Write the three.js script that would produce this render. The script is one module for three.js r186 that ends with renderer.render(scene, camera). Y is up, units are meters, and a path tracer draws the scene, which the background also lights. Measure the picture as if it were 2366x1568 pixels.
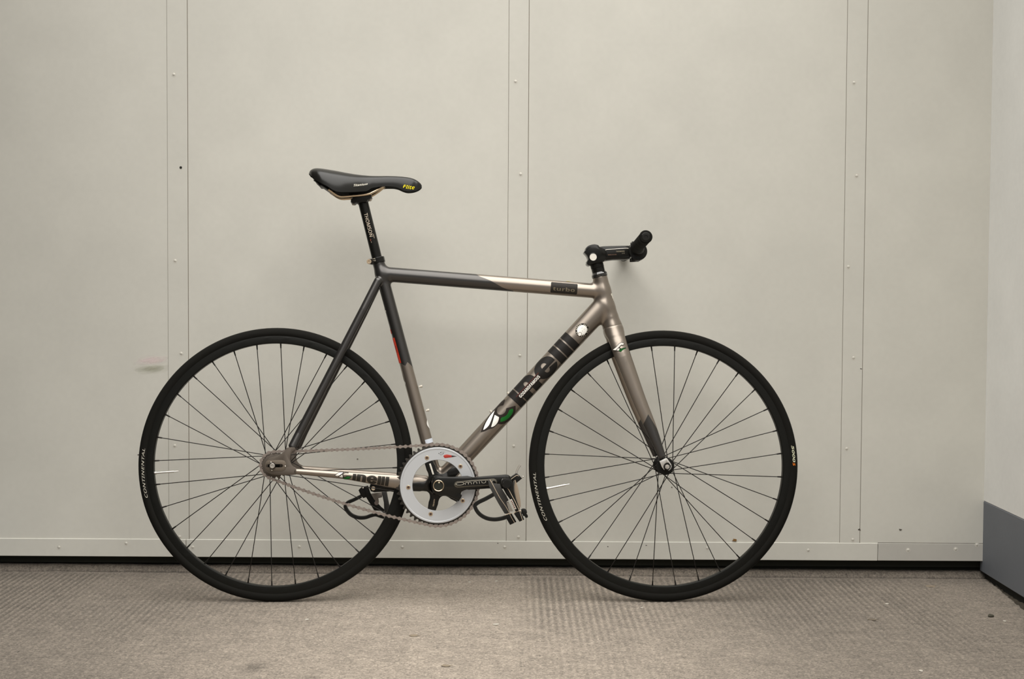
import * as THREE from 'three';
import { mergeGeometries, toCreasedNormals } from 'three/addons/utils/BufferGeometryUtils.js';
import { RoundedBoxGeometry } from 'three/addons/geometries/RoundedBoxGeometry.js';

// ───────────────────────── camera, sky, light, exposure ─────────────────────────
const scene = new THREE.Scene();
const RAD = Math.PI / 180;
const camera = new THREE.PerspectiveCamera(2 * Math.atan(784 / 3286) / RAD, 2366 / 1568, 0.05, 60);   // a 50 mm lens on 35 mm film
camera.rotation.order = 'XYZ';
camera.position.set(0, .7867, 3.7908);
camera.rotation.set(-2.35 * RAD, 0, 0.32 * RAD);
scene.add(camera);

const renderer = new THREE.WebGLRenderer({ antialias: true });
renderer.toneMapping = THREE.LinearToneMapping;
renderer.toneMappingExposure = 0.95;
renderer.shadowMap.enabled = true;
renderer.shadowMap.type = THREE.PCFSoftShadowMap;

// a closed overcast sky: brighter towards the zenith, one even tone round the horizon
{
  const w = 64, h = 64, d = new Float32Array(w * h * 4);
  for (let j = 0; j < h; j++) {
    const el = ((j + 0.5) / h - 0.5) * Math.PI, s = Math.max(0, Math.sin(el));
    const L = 0.16 + 0.84 * s * s;
    for (let i = 0; i < w; i++) d.set([L, L * 0.99, L * 0.97, 1], (j * w + i) * 4);
  }
  const sky = new THREE.DataTexture(d, w, h, THREE.RGBAFormat, THREE.FloatType);
  sky.mapping = THREE.EquirectangularReflectionMapping;
  sky.magFilter = sky.minFilter = THREE.LinearFilter;
  sky.needsUpdate = true;
  scene.background = sky; scene.environment = sky;
  scene.backgroundIntensity = 2.0; scene.environmentIntensity = 2.0;
}
// the sun behind thin cloud, high and in front of the wall: a wide, soft source
const sun = new THREE.DirectionalLight(new THREE.Color().setRGB(1, 0.97, 0.92), 4.6);
sun.position.set(0.5, 5.2, 2.9);
sun.target.position.set(0, 0.3, 0.2);
sun.castShadow = true;
sun.shadow.mapSize.set(4096, 4096);
sun.shadow.radius = 140;
Object.assign(sun.shadow.camera, { left: -3, right: 3, top: 3, bottom: -3, near: 1, far: 12 });
scene.add(sun, sun.target);

// ───────────────────────── helpers ─────────────────────────
let seed = 7;
const rnd = () => { seed = (seed * 1664525 + 1013904223) >>> 0; return seed / 4294967296; };
const V = (x, y, z = 0) => new THREE.Vector3(x, y, z);
const std = (rgb, roughness, metalness = 0, extra = {}) => new THREE.MeshPhysicalMaterial({ color: new THREE.Color().setRGB(...rgb), roughness, metalness, ...extra });
const counts = {};
const numbered = (n) => { const k = counts[n] = (counts[n] ?? -1) + 1; return k ? n + '_' + String(k).padStart(3, '0') : n; };
function clean(g) { const o = g.index ? g.toNonIndexed() : g; if (!o.attributes.uv) o.setAttribute('uv', new THREE.Float32BufferAttribute(new Float32Array(o.attributes.position.count * 2), 2)); for (const k of Object.keys(o.attributes)) if (!['position', 'normal', 'uv'].includes(k)) o.deleteAttribute(k); o.clearGroups(); return o; }
const join = (gs) => gs.length === 1 ? gs[0] : mergeGeometries(gs.map(clean));
function part(name, geo, mat, parent, label) {
  const m = new THREE.Mesh(Array.isArray(geo) ? join(geo) : geo, mat);
  m.name = name; m.castShadow = m.receiveShadow = true;
  if (label) m.userData.label = label;
  parent.add(m); return m;
}
function group(name, parent, label) { const g = new THREE.Group(); g.name = name; if (label) g.userData.label = label; parent.add(g); return g; }
function thing(o, label, category, groupName) { o.name = numbered(o.name); o.userData.label = label; o.userData.category = category; if (groupName) o.userData.group = groupName; if (!o.parent) scene.add(o); return o; }
function cyl(a, b, ra, rb = ra, seg = 16, open = false) {           // a (tapered) rod from a to b
  const d = b.clone().sub(a), g = new THREE.CylinderGeometry(rb, ra, d.length(), seg, 1, open);
  g.applyQuaternion(new THREE.Quaternion().setFromUnitVectors(V(0, 1, 0), d.normalize()));
  return g.translate((a.x + b.x) / 2, (a.y + b.y) / 2, (a.z + b.z) / 2);
}
function turned(profile, c, seg = 48, axis = V(0, 0, 1)) {           // a lathed body: profile [radius, height along the axis]
  const g = new THREE.LatheGeometry(profile.map(([r, z]) => new THREE.Vector2(Math.max(r, 1e-5), z)), seg);
  g.applyQuaternion(new THREE.Quaternion().setFromUnitVectors(V(0, 1, 0), axis.clone().normalize()));
  const n = toCreasedNormals(g, 0.33);
  return n.translate(c.x, c.y, c.z);
}
function shapeOf(pts, holes = []) { const s = new THREE.Shape(pts.map(([x, y]) => new THREE.Vector2(x, y))); for (const h of holes) s.holes.push(new THREE.Path(h.map(([x, y]) => new THREE.Vector2(x, y)))); return s; }
function plate(pts, z0, z1, bevel = 0.0006, holes = []) {            // a cut-out plate between two depths with eased edges
  const s = pts instanceof THREE.Shape ? pts : shapeOf(pts, holes);
  const g = new THREE.ExtrudeGeometry(s, { depth: z1 - z0 - 2 * bevel, bevelEnabled: bevel > 0, bevelThickness: bevel, bevelSize: bevel, bevelOffset: -bevel, bevelSegments: 2, curveSegments: 20 });
  return toCreasedNormals(g.translate(0, 0, z0 + bevel), 0.6);
}
function smoothLoop(pts, n = 120, tension = 0.5) { return new THREE.CatmullRomCurve3(pts.map(([x, y]) => V(x, y, 0)), true, 'catmullrom', tension).getPoints(n).slice(0, n).map((p) => [p.x, p.y]); }
const circle = (c, r, n = 32) => Array.from({ length: n }, (_, i) => [c[0] + r * Math.cos(i / n * 2 * Math.PI), c[1] + r * Math.sin(i / n * 2 * Math.PI)]);
function hose(pts, r, seg = 60, rs = 12) { return new THREE.TubeGeometry(new THREE.CatmullRomCurve3(pts, false, 'centripetal'), seg, r, rs); }
function ribbon(pts, halfW, halfT, seg = 60, wdir = V(0, 0, 1)) {     // a flat band swept along a curve; its width runs along wdir
  const c = new THREE.CatmullRomCurve3(pts, false, 'centripetal'), pos = [], idx = [], K = 8;
  for (let i = 0; i <= seg; i++) {
    const p = c.getPoint(i / seg), t = c.getTangent(i / seg), n = wdir.clone().cross(t).normalize();
    for (let k = 0; k < K; k++) { const a = (k + 0.5) / K * 2 * Math.PI, q = (x) => Math.sign(x) * Math.pow(Math.abs(x), 0.5); const o = p.clone().addScaledVector(wdir, halfW * q(Math.cos(a))).addScaledVector(n, halfT * q(Math.sin(a))); pos.push(o.x, o.y, o.z); }
  }
  for (let i = 0; i < seg; i++) for (let k = 0; k < K; k++) { const a = i * K + k, b = i * K + (k + 1) % K; idx.push(a, a + K, b, b, a + K, b + K); }
  for (const s of [0, seg]) for (let k = 1; k < K - 1; k++) s ? idx.push(s * K, s * K + k + 1, s * K + k) : idx.push(0, k, k + 1);
  const g = new THREE.BufferGeometry(); g.setAttribute('position', new THREE.Float32BufferAttribute(pos, 3)); g.setIndex(idx); g.computeVertexNormals();
  return toCreasedNormals(g, 0.8);
}
// periodic value noise in [0,1]; per cells across one repeat
function noiseGrid(per, s) { const t = new Float32Array(per * per); const keep = seed; seed = s * 7919 + 13; for (let i = 0; i < t.length; i++) t[i] = rnd(); seed = keep; return (x, y) => { const fx = x * per, fy = y * per; let x0 = Math.floor(fx), y0 = Math.floor(fy); let u = fx - x0, v = fy - y0; u = u * u * (3 - 2 * u); v = v * v * (3 - 2 * v); x0 = ((x0 % per) + per) % per; y0 = ((y0 % per) + per) % per; const x1 = (x0 + 1) % per, y1 = (y0 + 1) % per; return (t[y0 * per + x0] * (1 - u) + t[y0 * per + x1] * u) * (1 - v) + (t[y1 * per + x0] * (1 - u) + t[y1 * per + x1] * u) * v; }; }
function dataTex(n, f, srgb) {                                       // f(u, v) -> [r, g, b] in 0..1
  const d = new Uint8Array(n * n * 4);
  for (let j = 0; j < n; j++) for (let i = 0; i < n; i++) { const c = f((i + 0.5) / n, (j + 0.5) / n); const k = (j * n + i) * 4; for (let q = 0; q < 3; q++) d[k + q] = Math.max(0, Math.min(255, Math.round(c[q] * 255))); d[k + 3] = 255; }
  const t = new THREE.DataTexture(d, n, n, THREE.RGBAFormat);
  t.wrapS = t.wrapT = THREE.RepeatWrapping; t.magFilter = THREE.LinearFilter; t.minFilter = THREE.LinearMipmapLinearFilter; t.generateMipmaps = true;
  if (srgb) t.colorSpace = THREE.SRGBColorSpace; t.needsUpdate = true; return t;
}
function drawn(w, h, draw) {
  const c = document.createElement('canvas'); c.width = w; c.height = h; const x = c.getContext('2d'); draw(x, w, h);
  const t = new THREE.CanvasTexture(c); t.colorSpace = THREE.SRGBColorSpace; t.anisotropy = 8; return t;
}
const print = (tex, roughness = 0.4, metalness = 0) => new THREE.MeshPhysicalMaterial({ map: tex, specularIntensity: 0.4, transparent: true, alphaTest: 0.5, roughness, metalness, side: THREE.DoubleSide });
const poly = (x, pts, fill, stroke, lw) => { x.beginPath(); pts.forEach(([a, b], i) => i ? x.lineTo(a, b) : x.moveTo(a, b)); x.closePath(); if (fill) { x.fillStyle = fill; x.fill(); } if (stroke) { x.strokeStyle = stroke; x.lineWidth = lw; x.lineJoin = 'round'; x.stroke(); } };

// ───────────────────────── setting: panel wall ─────────────────────────
const WX = 1.267;                                                    // where the side wall meets the panels
const wallGrain = (() => { const a = noiseGrid(5, 1), b = noiseGrid(23, 2), c = noiseGrid(180, 3); return dataTex(512, (u, v) => { const k = 0.945 + 0.03 * a(u, v) + 0.022 * b(u, v) + 0.012 * c(u, v); return [k, k, k]; }, true); })();
const M = {};
M.panel = std([0.60, 0.585, 0.526], 0.55, 0, { map: wallGrain });
M.strip = std([0.595, 0.58, 0.522], 0.5, 0, { map: wallGrain });
M.dirtyTrim = std([0.48, 0.463, 0.42], 0.6, 0, { map: wallGrain });
M.gap = std([0.012, 0.013, 0.008], 0.9);
M.screw = std([0.56, 0.54, 0.48], 0.5, 0);
M.white = std([0.90, 0.90, 0.87], 0.75, 0, { map: wallGrain });
M.blue = std([0.155, 0.167, 0.188], 0.6, 0, { map: wallGrain });
function wallUV(g) { const p = g.attributes.position, n = g.attributes.normal, uv = new Float32Array(p.count * 2); for (let i = 0; i < p.count; i++) { const s = Math.abs(n.getX(i)) > 0.7 ? p.getZ(i) : p.getX(i); uv[2 * i] = s * 0.55; uv[2 * i + 1] = p.getY(i) * 0.55; } g.setAttribute('uv', new THREE.BufferAttribute(uv, 2)); return g; }
function slab(x0, x1, y0, y1, z0, z1, r = 0.0012) { const g = new RoundedBoxGeometry(x1 - x0, y1 - y0, z1 - z0, 2, r); return wallUV(clean(g.translate((x0 + x1) / 2, (y0 + y1) / 2, (z0 + z1) / 2))); }
const TOP = 2.7, SILL = 0.0427, TRIM = 0.0905, LEFT = -3.4;
const strips = [[-0.917, -0.864], [-0.0121, 0.0397], [0.8823, 0.9353]];
{
  const wall = new THREE.Group(); wall.name = 'wall_back'; wall.userData.kind = 'structure'; scene.add(wall);
  part('backing', slab(LEFT, WX + 0.15, 0.02, TOP, -0.09, -0.0305), M.gap, wall);
  const edges = [LEFT, ...strips.flat(), WX + 0.1];
  for (let i = 0; i < 8; i += 2) part('panel', slab(edges[i] + (i ? 0.0014 : 0), edges[i + 1] - 0.0006, TRIM - 0.004, TOP, -0.03, 0), M.panel, wall);
  const sealant = std([0.20, 0.175, 0.145], 0.8);
  for (const [a, b] of strips) for (const [p, q] of [[a - 0.0012, a + 0.001], [b - 0.001, b + 0.002]]) part('sealant', slab(p, q, TRIM + 0.0014, TOP, -0.03, -0.0010, 0.0002), sealant, wall);
  for (const [a, b] of strips) part('cover_strip', slab(a, b, TRIM - 0.004, TOP, -0.03, 0.0012, 0.0008), M.strip, wall);
  const joints = [LEFT, [-.8715, .0788][0], [.9846, .0775][0], WX + 0.1];
  for (let i = 0; i < 3; i++) part('bottom_rail', slab(joints[i] + 0.0006, joints[i + 1] - 0.0006, SILL, TRIM, -0.03, i < 2 ? 0.0026 : 0.0008, 0.0016), i < 2 ? M.strip : M.dirtyTrim, wall, i < 2 ? undefined : 'soiled darker bottom rail');
  part('sealant', slab(joints[2], WX + 0.1, TRIM, TRIM + 0.0012, -0.03, 0.0003, 0.0002), std([0.13, 0.115, 0.09], 0.85), wall);
  part('recessed_board', slab(LEFT, WX + 0.15, -0.06, 0.09, -0.16, -0.046, 0.001), M.gap, wall, 'black recessed board under the panels');
  const dome = new THREE.SphereGeometry(0.0047, 14, 6, 0, 2 * Math.PI, 0, 1.15).rotateX(Math.PI / 2).scale(1, 1, 0.6).translate(0, 0, -0.0012);
  const slot = new THREE.CylinderGeometry(0.0062, 0.0062, 0.0006, 16).rotateX(Math.PI / 2);
  const head = join([dome, slot]);
  const spots = [[-.8989, 1.328], [-.8974, .836], [-.8823, .5892], [-.9006, .3421], [-1.0318, .079], [-.8889, .0974], [-.853, .0695], [-1.2119, .0675], [-.5672, .0723], [.0054, 1.3148], [.0205, 1.0706], [.021, .5885], [.0062, .346], [-.0166, .0742], [.0204, .1013], [.9016, 1.3164], [.9123, 1.071], [.8941, .8299], [.9117, .5877], [.8969, .3441], [.9169, .0993], [.527, .0749], [.7977, .0706], [1.066, .0721], [1.1937, .0752], [1.2504, .0872], [-.2908, .0727]];
  spots.forEach(([x, y]) => { const s = part('screw', head, M.screw, wall); s.position.set(x, y, y < TRIM ? (x < 0.94 ? 0.0026 : 0.0008) : 0.0012); });
  const hole = [-.8815, 1.0828];
  part('screw_hole', new THREE.CylinderGeometry(0.0034, 0.0034, 0.0008, 14).rotateX(Math.PI / 2).translate(hole[0], hole[1], 0.0014), M.gap, wall, 'empty black screw hole');
  // marks left on the paint: a pale scuff beside the left strip, a rust spot, small chips
  const marks = drawn(256, 128, (x) => { for (let k = 0; k < 46; k++) { x.fillStyle = k < 24 ? 'rgba(225,222,212,0.05)' : 'rgba(150,142,128,0.04)'; x.beginPath(); x.ellipse(60 + rnd() * 140, (k < 24 ? 38 : 92) + (rnd() - 0.5) * 26, 50 + rnd() * 20, 8 + rnd() * 9, -0.16, 0, 7); x.fill(); } });
  const mk = [-.9598, .5587];
  part('scuff_mark', new THREE.PlaneGeometry(0.105, 0.06).translate(mk[0], mk[1], 0.0004), new THREE.MeshStandardMaterial({ map: marks, transparent: true, roughness: 0.6 }), wall, 'pale scuff mark');
  const rusty = std([0.21, 0.11, 0.03], 0.9), dark = std([0.09, 0.08, 0.065], 0.9);
  const blob = (c, r, m, z, nm) => part(nm, plate(smoothLoop(Array.from({ length: 9 }, (_, i) => { const a = i / 9 * 2 * Math.PI, q = r * (0.6 + 0.6 * rnd()); return [c[0] + q * Math.cos(a) * 1.35, c[1] + q * Math.sin(a) * 0.8]; }), 24), 0.0002, z, 0.0002), m, wall);
  blob([.5999, .0964], 0.0042, rusty, 0.0032, 'rust_spot');
  for (const [c, r] of [[[.9339, .1263], 0.0038], [[1.0441, .1269], 0.003], [[.9318, .5577], 0.0022], [[-.4118, .3088], 0.0016], [[.4301, .2378], 0.0015], [[-.9981, .3172], 0.0018], [[.2598, .0769], 0.0016], [[.3631, .081], 0.0016], [[-.0353, .0846], 0.0016]]) blob(c, r, dark, c[1] < TRIM ? 0.0032 : 0.0012, 'paint_chip');
}
{
  const wall = new THREE.Group(); wall.name = 'wall_right'; wall.userData.kind = 'structure'; scene.add(wall);
  part('plaster', slab(WX, WX + 0.25, 0.2052, TOP, -0.02, 3.0, 0.002), M.white, wall, 'white painted upper wall');
  part('plinth', slab(WX - 0.0006, WX + 0.25, 0.0135, 0.2049, -0.02, 3.0, 0.002), M.blue, wall, 'blue grey painted plinth');
  part('footing', slab(WX + 0.012, WX + 0.25, -0.08, 0.0135, -0.02, 3.0, 0.002), std([0.03, 0.028, 0.022], 0.95), wall, 'dark footing under the plinth');
}

{
  const wall = new THREE.Group(); wall.name = 'added_shade_wall'; wall.userData.kind = 'structure'; scene.add(wall);  // unseen dark wall, added to shade the left side
  part('plaster', slab(-1.70, -1.40, 0.2052, TOP, -0.02, 3.0, 0.002), std([0.05, 0.05, 0.048], 0.8), wall);
  part('plinth', slab(-1.70, -1.3994, -0.05, 0.2049, -0.02, 3.0, 0.002), M.blue, wall);
}

// ───────────────────────── setting: brushed concrete ground ─────────────────────────
const X0 = -.5777, TILT = Math.tan(-.1418 * RAD);
const gA = noiseGrid(9, 11), gB = noiseGrid(31, 12), gC = noiseGrid(120, 13), gD = noiseGrid(4, 14);
const ss = (a, b, x) => { const t = Math.min(1, Math.max(0, (x - a) / (b - a))); return t * t * (3 - 2 * t); };
function grooves(x, z) {                                            // raked lines running straight away from the wall, worn off in the middle
  const left = 1 - ss(-0.78, -0.20, x + 0.25 * (gA(x * 0.4, z * 0.3) - 0.5)), right = ss(-0.03, 0.10, x) * (1 - 0.9 * ss(1.0, 1.17, x));
  const fade = 1 - 0.68 * ss(0.40, 0.85, z + 0.15 * (gA(x * 0.3, z * 0.3) - 0.5));
  const near = ss(0.004, 0.03, z), patch = 0.45 + 0.8 * gA(x * 0.33 + 0.3, z * 0.12) + 0.5 * (gB(x * 0.4, z * 0.06) - 0.5);
  const w = Math.cos(x / 0.0163 * 2 * Math.PI + 1.5 * gA(x * 0.12, z * 0.05));
  return { w: Math.sign(w) * Math.pow(Math.abs(w), 0.8), k: Math.max(0, (left + right) * fade * near * patch) };
}
function groundY(x, z) {
  const g = grooves(x, z), base = TILT * (Math.max(-1.6, Math.min(1.3, x)) - X0);
  const seat = Math.exp(-Math.pow((z - 0.337) / 0.03, 2));           // flat where the tyres stand
  let y = base - g.k * 0.0022 * (0.5 - 0.5 * g.w) * (1 - 0.5 * seat) + ((gC(x * 0.8, z * 0.8) - 0.75) * 0.0010 + (gC(x * 0.35, z * 2.2) - 0.5) * 0.0009) * (1 - 0.6 * seat);
  const cr = z + 0.0035 + 0.006 * (gB(x * 0.35, 0.2) - 0.5) + 0.003 * (gC(x * 0.5, 0.4) - 0.5);
  y -= 0.009 * Math.exp(-Math.pow(cr / 0.0034, 2));                 // the crack along the foot of the wall
  if (cr < 0) y += (0.0135 + 0.002 * (gB(x * 0.5, 0.6) - 0.5)) * ss(0, 0.026, -cr);          // a low worn sill under the panels
  return y;
}
{
  const stains = [[...[-.5202, .9271], 0.028, 0.45], [...[.9635, .3039], 0.035, 0.16], [...[.2635, .6817], 0.02, 0.2], [...[-.3308, .7507], 0.05, 0.10], [...[-.3941, .9974], 0.02, 0.3], [...[.5394, .8721], 0.03, 0.18]];
  const xs = [], zs = [];
  for (let x = -9; x < -1.5; x += 0.5) xs.push(x);
  for (let x = -1.5; x <= 1.3; x += 0.0030) xs.push(x);
  for (const z of [-0.14, -0.1, -0.08, -0.06, -0.05]) zs.push(z);
  for (let z = -0.045; z < 0.02; z += 0.0014) zs.push(z);
  for (let z = 0.02; z < 0.55; z += 0.0034) zs.push(z);
  for (let z = 0.55; z < 1.15; z += 0.006) zs.push(z);
  for (let z = 1.15; z < 10; z += 0.4) zs.push(z);
  const nx = xs.length, nz = zs.length, pos = new Float32Array(nx * nz * 3), uv = new Float32Array(nx * nz * 2), col = new Float32Array(nx * nz * 3), idx = [];
  for (let j = 0; j < nz; j++) for (let i = 0; i < nx; i++) {
    const x = xs[i], z = zs[j], k = j * nx + i;
    const edge = 1.2838 - 0.0871 * (z + 0.0433);                     // the concrete stops short of the side wall
    const xx = i === nx - 1 ? x : x, over = Math.max(0, xx - edge - 0.004 * (gC(z * 0.4, 0.7) - 0.5));
    pos.set([xx, groundY(xx, z) - Math.min(0.03, over * 5), z], 3 * k); uv.set([x / 1.1, z / 1.1], 2 * k);
    const g = grooves(x, z);
    let c = 1 - 0.40 * g.k * (0.5 - 0.5 * g.w) + 0.10 * (gC(x * 0.35, z * 2.2) - 0.5) * (1 + 0.8 * ss(0.3, 0.7, z)) - 0.10 * (gD(x * 0.11 + 0.2, z * 0.11) - 0.5) + 0.10 * (gA(x * 0.2, z * 0.3) - 0.5);
    c *= 1 - 0.16 * (1 - ss(0.0, 0.16, z)); c *= 1 - 0.42 * Math.max(1 - ss(-1.05, -0.25, x), 0.8 * ss(0.1, 0.75, x)) * (0.8 + 0.4 * gA(x * 0.2, z * 0.2 + 0.4));   // light falloff towards both sides, painted into the ground colour                          // darker along the wall
    const cr = z + 0.0035 + 0.006 * (gB(x * 0.35, 0.2) - 0.5) + 0.003 * (gC(x * 0.5, 0.4) - 0.5);
    c *= 1 - 0.62 * Math.exp(-Math.pow(cr / 0.0052, 2)) * Math.min(1, 0.6 + 0.8 * gB(x * 0.6, 0.9)) * 1.15;
    for (const [sx, sz, sr, sk] of stains) { const q = Math.hypot(x - sx, z - sz) / sr * (0.8 + 0.4 * gC(x * 0.5, z * 0.5)); if (q < 1.6) c *= 1 - sk * Math.exp(-q * q * 1.4); }
    if (over > 0.002) c *= 0.4;
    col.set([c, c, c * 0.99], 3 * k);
  }
  for (let j = 0; j < nz - 1; j++) for (let i = 0; i < nx - 1; i++) { const a = j * nx + i, b = a + nx; idx.push(a, b, a + 1, a + 1, b, b + 1); }
  const g = new THREE.BufferGeometry();
  g.setAttribute('position', new THREE.BufferAttribute(pos, 3)); g.setAttribute('uv', new THREE.BufferAttribute(uv, 2)); g.setAttribute('color', new THREE.BufferAttribute(col, 3));
  g.setIndex(idx); g.computeVertexNormals();
  const n1 = noiseGrid(300, 21), n2 = noiseGrid(90, 22), n3 = noiseGrid(22, 23), n4 = noiseGrid(520, 24);
  const fine = dataTex(2048, (u, v) => {
    let k = 0.55 + 0.13 * (n1(u, v) - 0.5) + 0.045 * (n2(u, v) - 0.5) + 0.035 * (n3(u, v) - 0.5) + 0.15 * (n4(u, v) - 0.5);
    const s = n1(u + 0.37, v + 0.11), s2 = n2(u + 0.61, v + 0.77);
    if (s > 0.965) k += 0.17; else if (s < 0.03) k -= 0.16;
    if (s2 < 0.03) k -= 0.10;
    return [k * 1.025, k * 0.953, k * 0.872];
  }, true);
  const bump = dataTex(1024, (u, v) => { const k = 0.5 * n1(u, v) + 0.5 * n4(u, v); return [k, k, k]; });
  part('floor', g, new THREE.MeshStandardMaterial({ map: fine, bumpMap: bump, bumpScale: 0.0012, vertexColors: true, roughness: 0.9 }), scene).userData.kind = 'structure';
}
// dark earth packed into the open joint beside the side wall
{
  const pos = [], idx = [], NZ = 260, NX = 14;
  for (let j = 0; j <= NZ; j++) for (let i = 0; i <= NX; i++) {
    const z = -0.05 + j / NZ * 1.2, e = 1.2838 - 0.0871 * (z + 0.0433), x = e - 0.006 + (WX + 0.014 - e + 0.006) * i / NX;
    const y = TILT * (1.28 - X0) - 0.010 + 0.013 * gC(x * 0.9 + 0.2, z * 0.9) * Math.sin(Math.PI * (0.15 + 0.8 * i / NX)) + 0.006 * gB(x, z * 0.8);
    pos.push(x, y, z);
  }
  for (let j = 0; j < NZ; j++) for (let i = 0; i < NX; i++) { const a = j * (NX + 1) + i, b = a + NX + 1; idx.push(a, b, a + 1, a + 1, b, b + 1); }
  const g = new THREE.BufferGeometry(); g.setAttribute('position', new THREE.Float32BufferAttribute(pos, 3)); g.setIndex(idx); g.computeVertexNormals();
  const m = part('soil', g, std([0.035, 0.028, 0.018], 0.95), scene); m.userData.kind = 'stuff'; m.userData.label = 'dark earth packed in the joint beside the blue plinth'; m.userData.category = 'soil';
}

// ───────────────────────── litter on the ground ─────────────────────────
const onGround = (x, z) => V(x, groundY(x, z), z);
function pebble(at, r, mat, squash = 0.6) {
  const g = new THREE.IcosahedronGeometry(r, 2), p = g.attributes.position, h = noiseGrid(6, Math.round(at[0] * 991) + 77);
  for (let i = 0; i < p.count; i++) { const v = V(p.getX(i), p.getY(i), p.getZ(i)), q = 0.75 + 0.5 * h(v.x / r * 0.2 + 0.3, (v.z + v.y * 0.7) / r * 0.2 + 0.4); p.setXYZ(i, v.x * q * 1.2, v.y * q * squash, v.z * q); }
  g.computeVertexNormals();
  const m = new THREE.Mesh(g, mat); m.name = 'pebble'; m.castShadow = m.receiveShadow = true; m.position.copy(onGround(at[0], at[1])).y += r * squash * 0.55; m.rotation.y = rnd() * 6; return m;
}
const stoneDark = std([0.05, 0.045, 0.03], 0.85), stonePale = std([0.45, 0.42, 0.36], 0.85);
thing(pebble([1.1435, .4366], 0.0075, stoneDark), 'dark rounded pebble near the right edge, beside a small white chip', 'pebble');
const chips = [[[1.1606, .4795], 0.0042, 'small white chip right of the dark pebble, near the blue plinth'], [[-.1076, .0939], 0.0035, 'left of two white chips between the wheels near the wall'], [[-.0363, .0812], 0.0036, 'right of two white chips between the wheels near the wall'], [[-.0341, .5537], 0.0065, 'largest white chip, lying in front of the gap between the wheels'], [[.3189, .3665], 0.0033, 'white chip just in front of the front wheel'], [[-.4721, .5222], 0.0045, 'white chip in front of the rear wheel'], [[.9299, .3095], 0.0045, 'white chip on the ground right of the front wheel'], [[.8393, .9153], 0.0045, 'white chip at the bottom edge, below the dark pebble']];
for (const [at, r, label] of chips) { const c = pebble(at, r, stonePale, 0.3); c.name = 'stone_chip'; thing(c, label, 'stone chip'); }
function leaf(at, len, turn, mat) {
  const o = new THREE.Group(); o.name = 'fallen_leaf'; o.position.copy(onGround(at[0], at[1])); o.rotation.y = turn;
  const g = new THREE.PlaneGeometry(1, 1, 16, 6), p = g.attributes.position;
  for (let i = 0; i < p.count; i++) { const t = p.getX(i) + 0.5, w = Math.pow(Math.sin(Math.PI * t), 0.8) * 0.2, s = p.getY(i) * 2; p.setXYZ(i, (t - 0.5) * len, 0.0010 + 0.02 * len * Math.abs(s) * w * 2 + 0.0003 * Math.sin(t * 7), s * w * len * 2.3); }
  g.computeVertexNormals(); part('blade', g, mat, o); mat.side = THREE.DoubleSide;
  part('stalk', cyl(V(len * 0.48, 0.0014, 0), V(len * 0.72, 0.002, 0.002), 0.0005, 0.0004, 6), mat, o);
  return o;
}
const leafTan = std([0.23, 0.185, 0.13], 0.85), leafDark = std([0.13, 0.105, 0.075], 0.85);
thing(leaf([-.2145, .6617], 0.022, -0.25, leafTan), 'small tan fallen leaf on the bare ground in front of the rear wheel', 'leaf');
thing(leaf([-.1318, .9092], 0.020, 0.1, leafTan), 'small tan fallen leaf nearest the bottom edge, midway between the wheels', 'leaf');
thing(leaf([.8509, .474], 0.022, 0.15, leafDark), 'small dark leaf on the raked concrete right of the front wheel', 'leaf');
thing(leaf([1.0984, .0995], 0.028, 0.5, leafTan), 'thin curled leaf near the wall in the right-hand corner', 'leaf');

// ───────────────────────── the bicycle ─────────────────────────
// Built in its own space: x forward from under the rear axle, y up from the ground, z towards the drive side.
const bike = new THREE.Group(); bike.name = 'bicycle';
bike.rotation.set(-4.5 * RAD, 2.1703 * RAD, -.1418 * RAD, 'YZX');
bike.position.set(X0, 0, .337);
thing(bike, 'grey and silver single-speed track bicycle with black tyres leaning against the pale panel wall', 'bicycle');
const RA = V(0, 0.335), FA = V(.9567, 0.335), BB = V(.3976, .2875, .043).setZ(0);

M.black = std([0.010, 0.0095, 0.008], 0.22, 0.2, { specularIntensity: 0.35, clearcoat: 0.2, clearcoatRoughness: 0.1 });
M.satin = std([0.011, 0.0105, 0.009], 0.45, 0.3, { specularIntensity: 0.4 });
M.rubber = std([0.0068, 0.0064, 0.005], 0.85, 0, { specularIntensity: 0.3 });
M.tread = std([0.0085, 0.008, 0.0062], 0.9, 0, { specularIntensity: 0.35 });
M.rim = std([0.009, 0.009, 0.0075], 0.40, 0.4, { specularIntensity: 0.5 });
M.spoke = std([0.010, 0.008, 0.006], 0.4, 0.5);
M.steel = std([0.66, 0.62, 0.56], 0.3, 0.9);
M.alloy = std([0.74, 0.72, 0.68], 0.34, 0.85);
M.gold = std([0.70, 0.55, 0.38], 0.28, 0.95);
M.chain = std([0.34, 0.29, 0.255], 0.42, 0.85);
M.chainDark = std([0.25, 0.205, 0.18], 0.5, 0.8);
M.face = std([0.50, 0.51, 0.52], 0.5, 0.4);
M.ringDark = std([0.030, 0.026, 0.021], 0.5, 0.5);
M.bronze = std([0.11, 0.09, 0.072], 0.5, 0.55);
M.leather = std([0.009, 0.0085, 0.007], 0.34, 0, { specularIntensity: 0.35, clearcoat: 0.4, clearcoatRoughness: 0.2 });
M.cream = std([0.55, 0.50, 0.42], 0.5);

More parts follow.
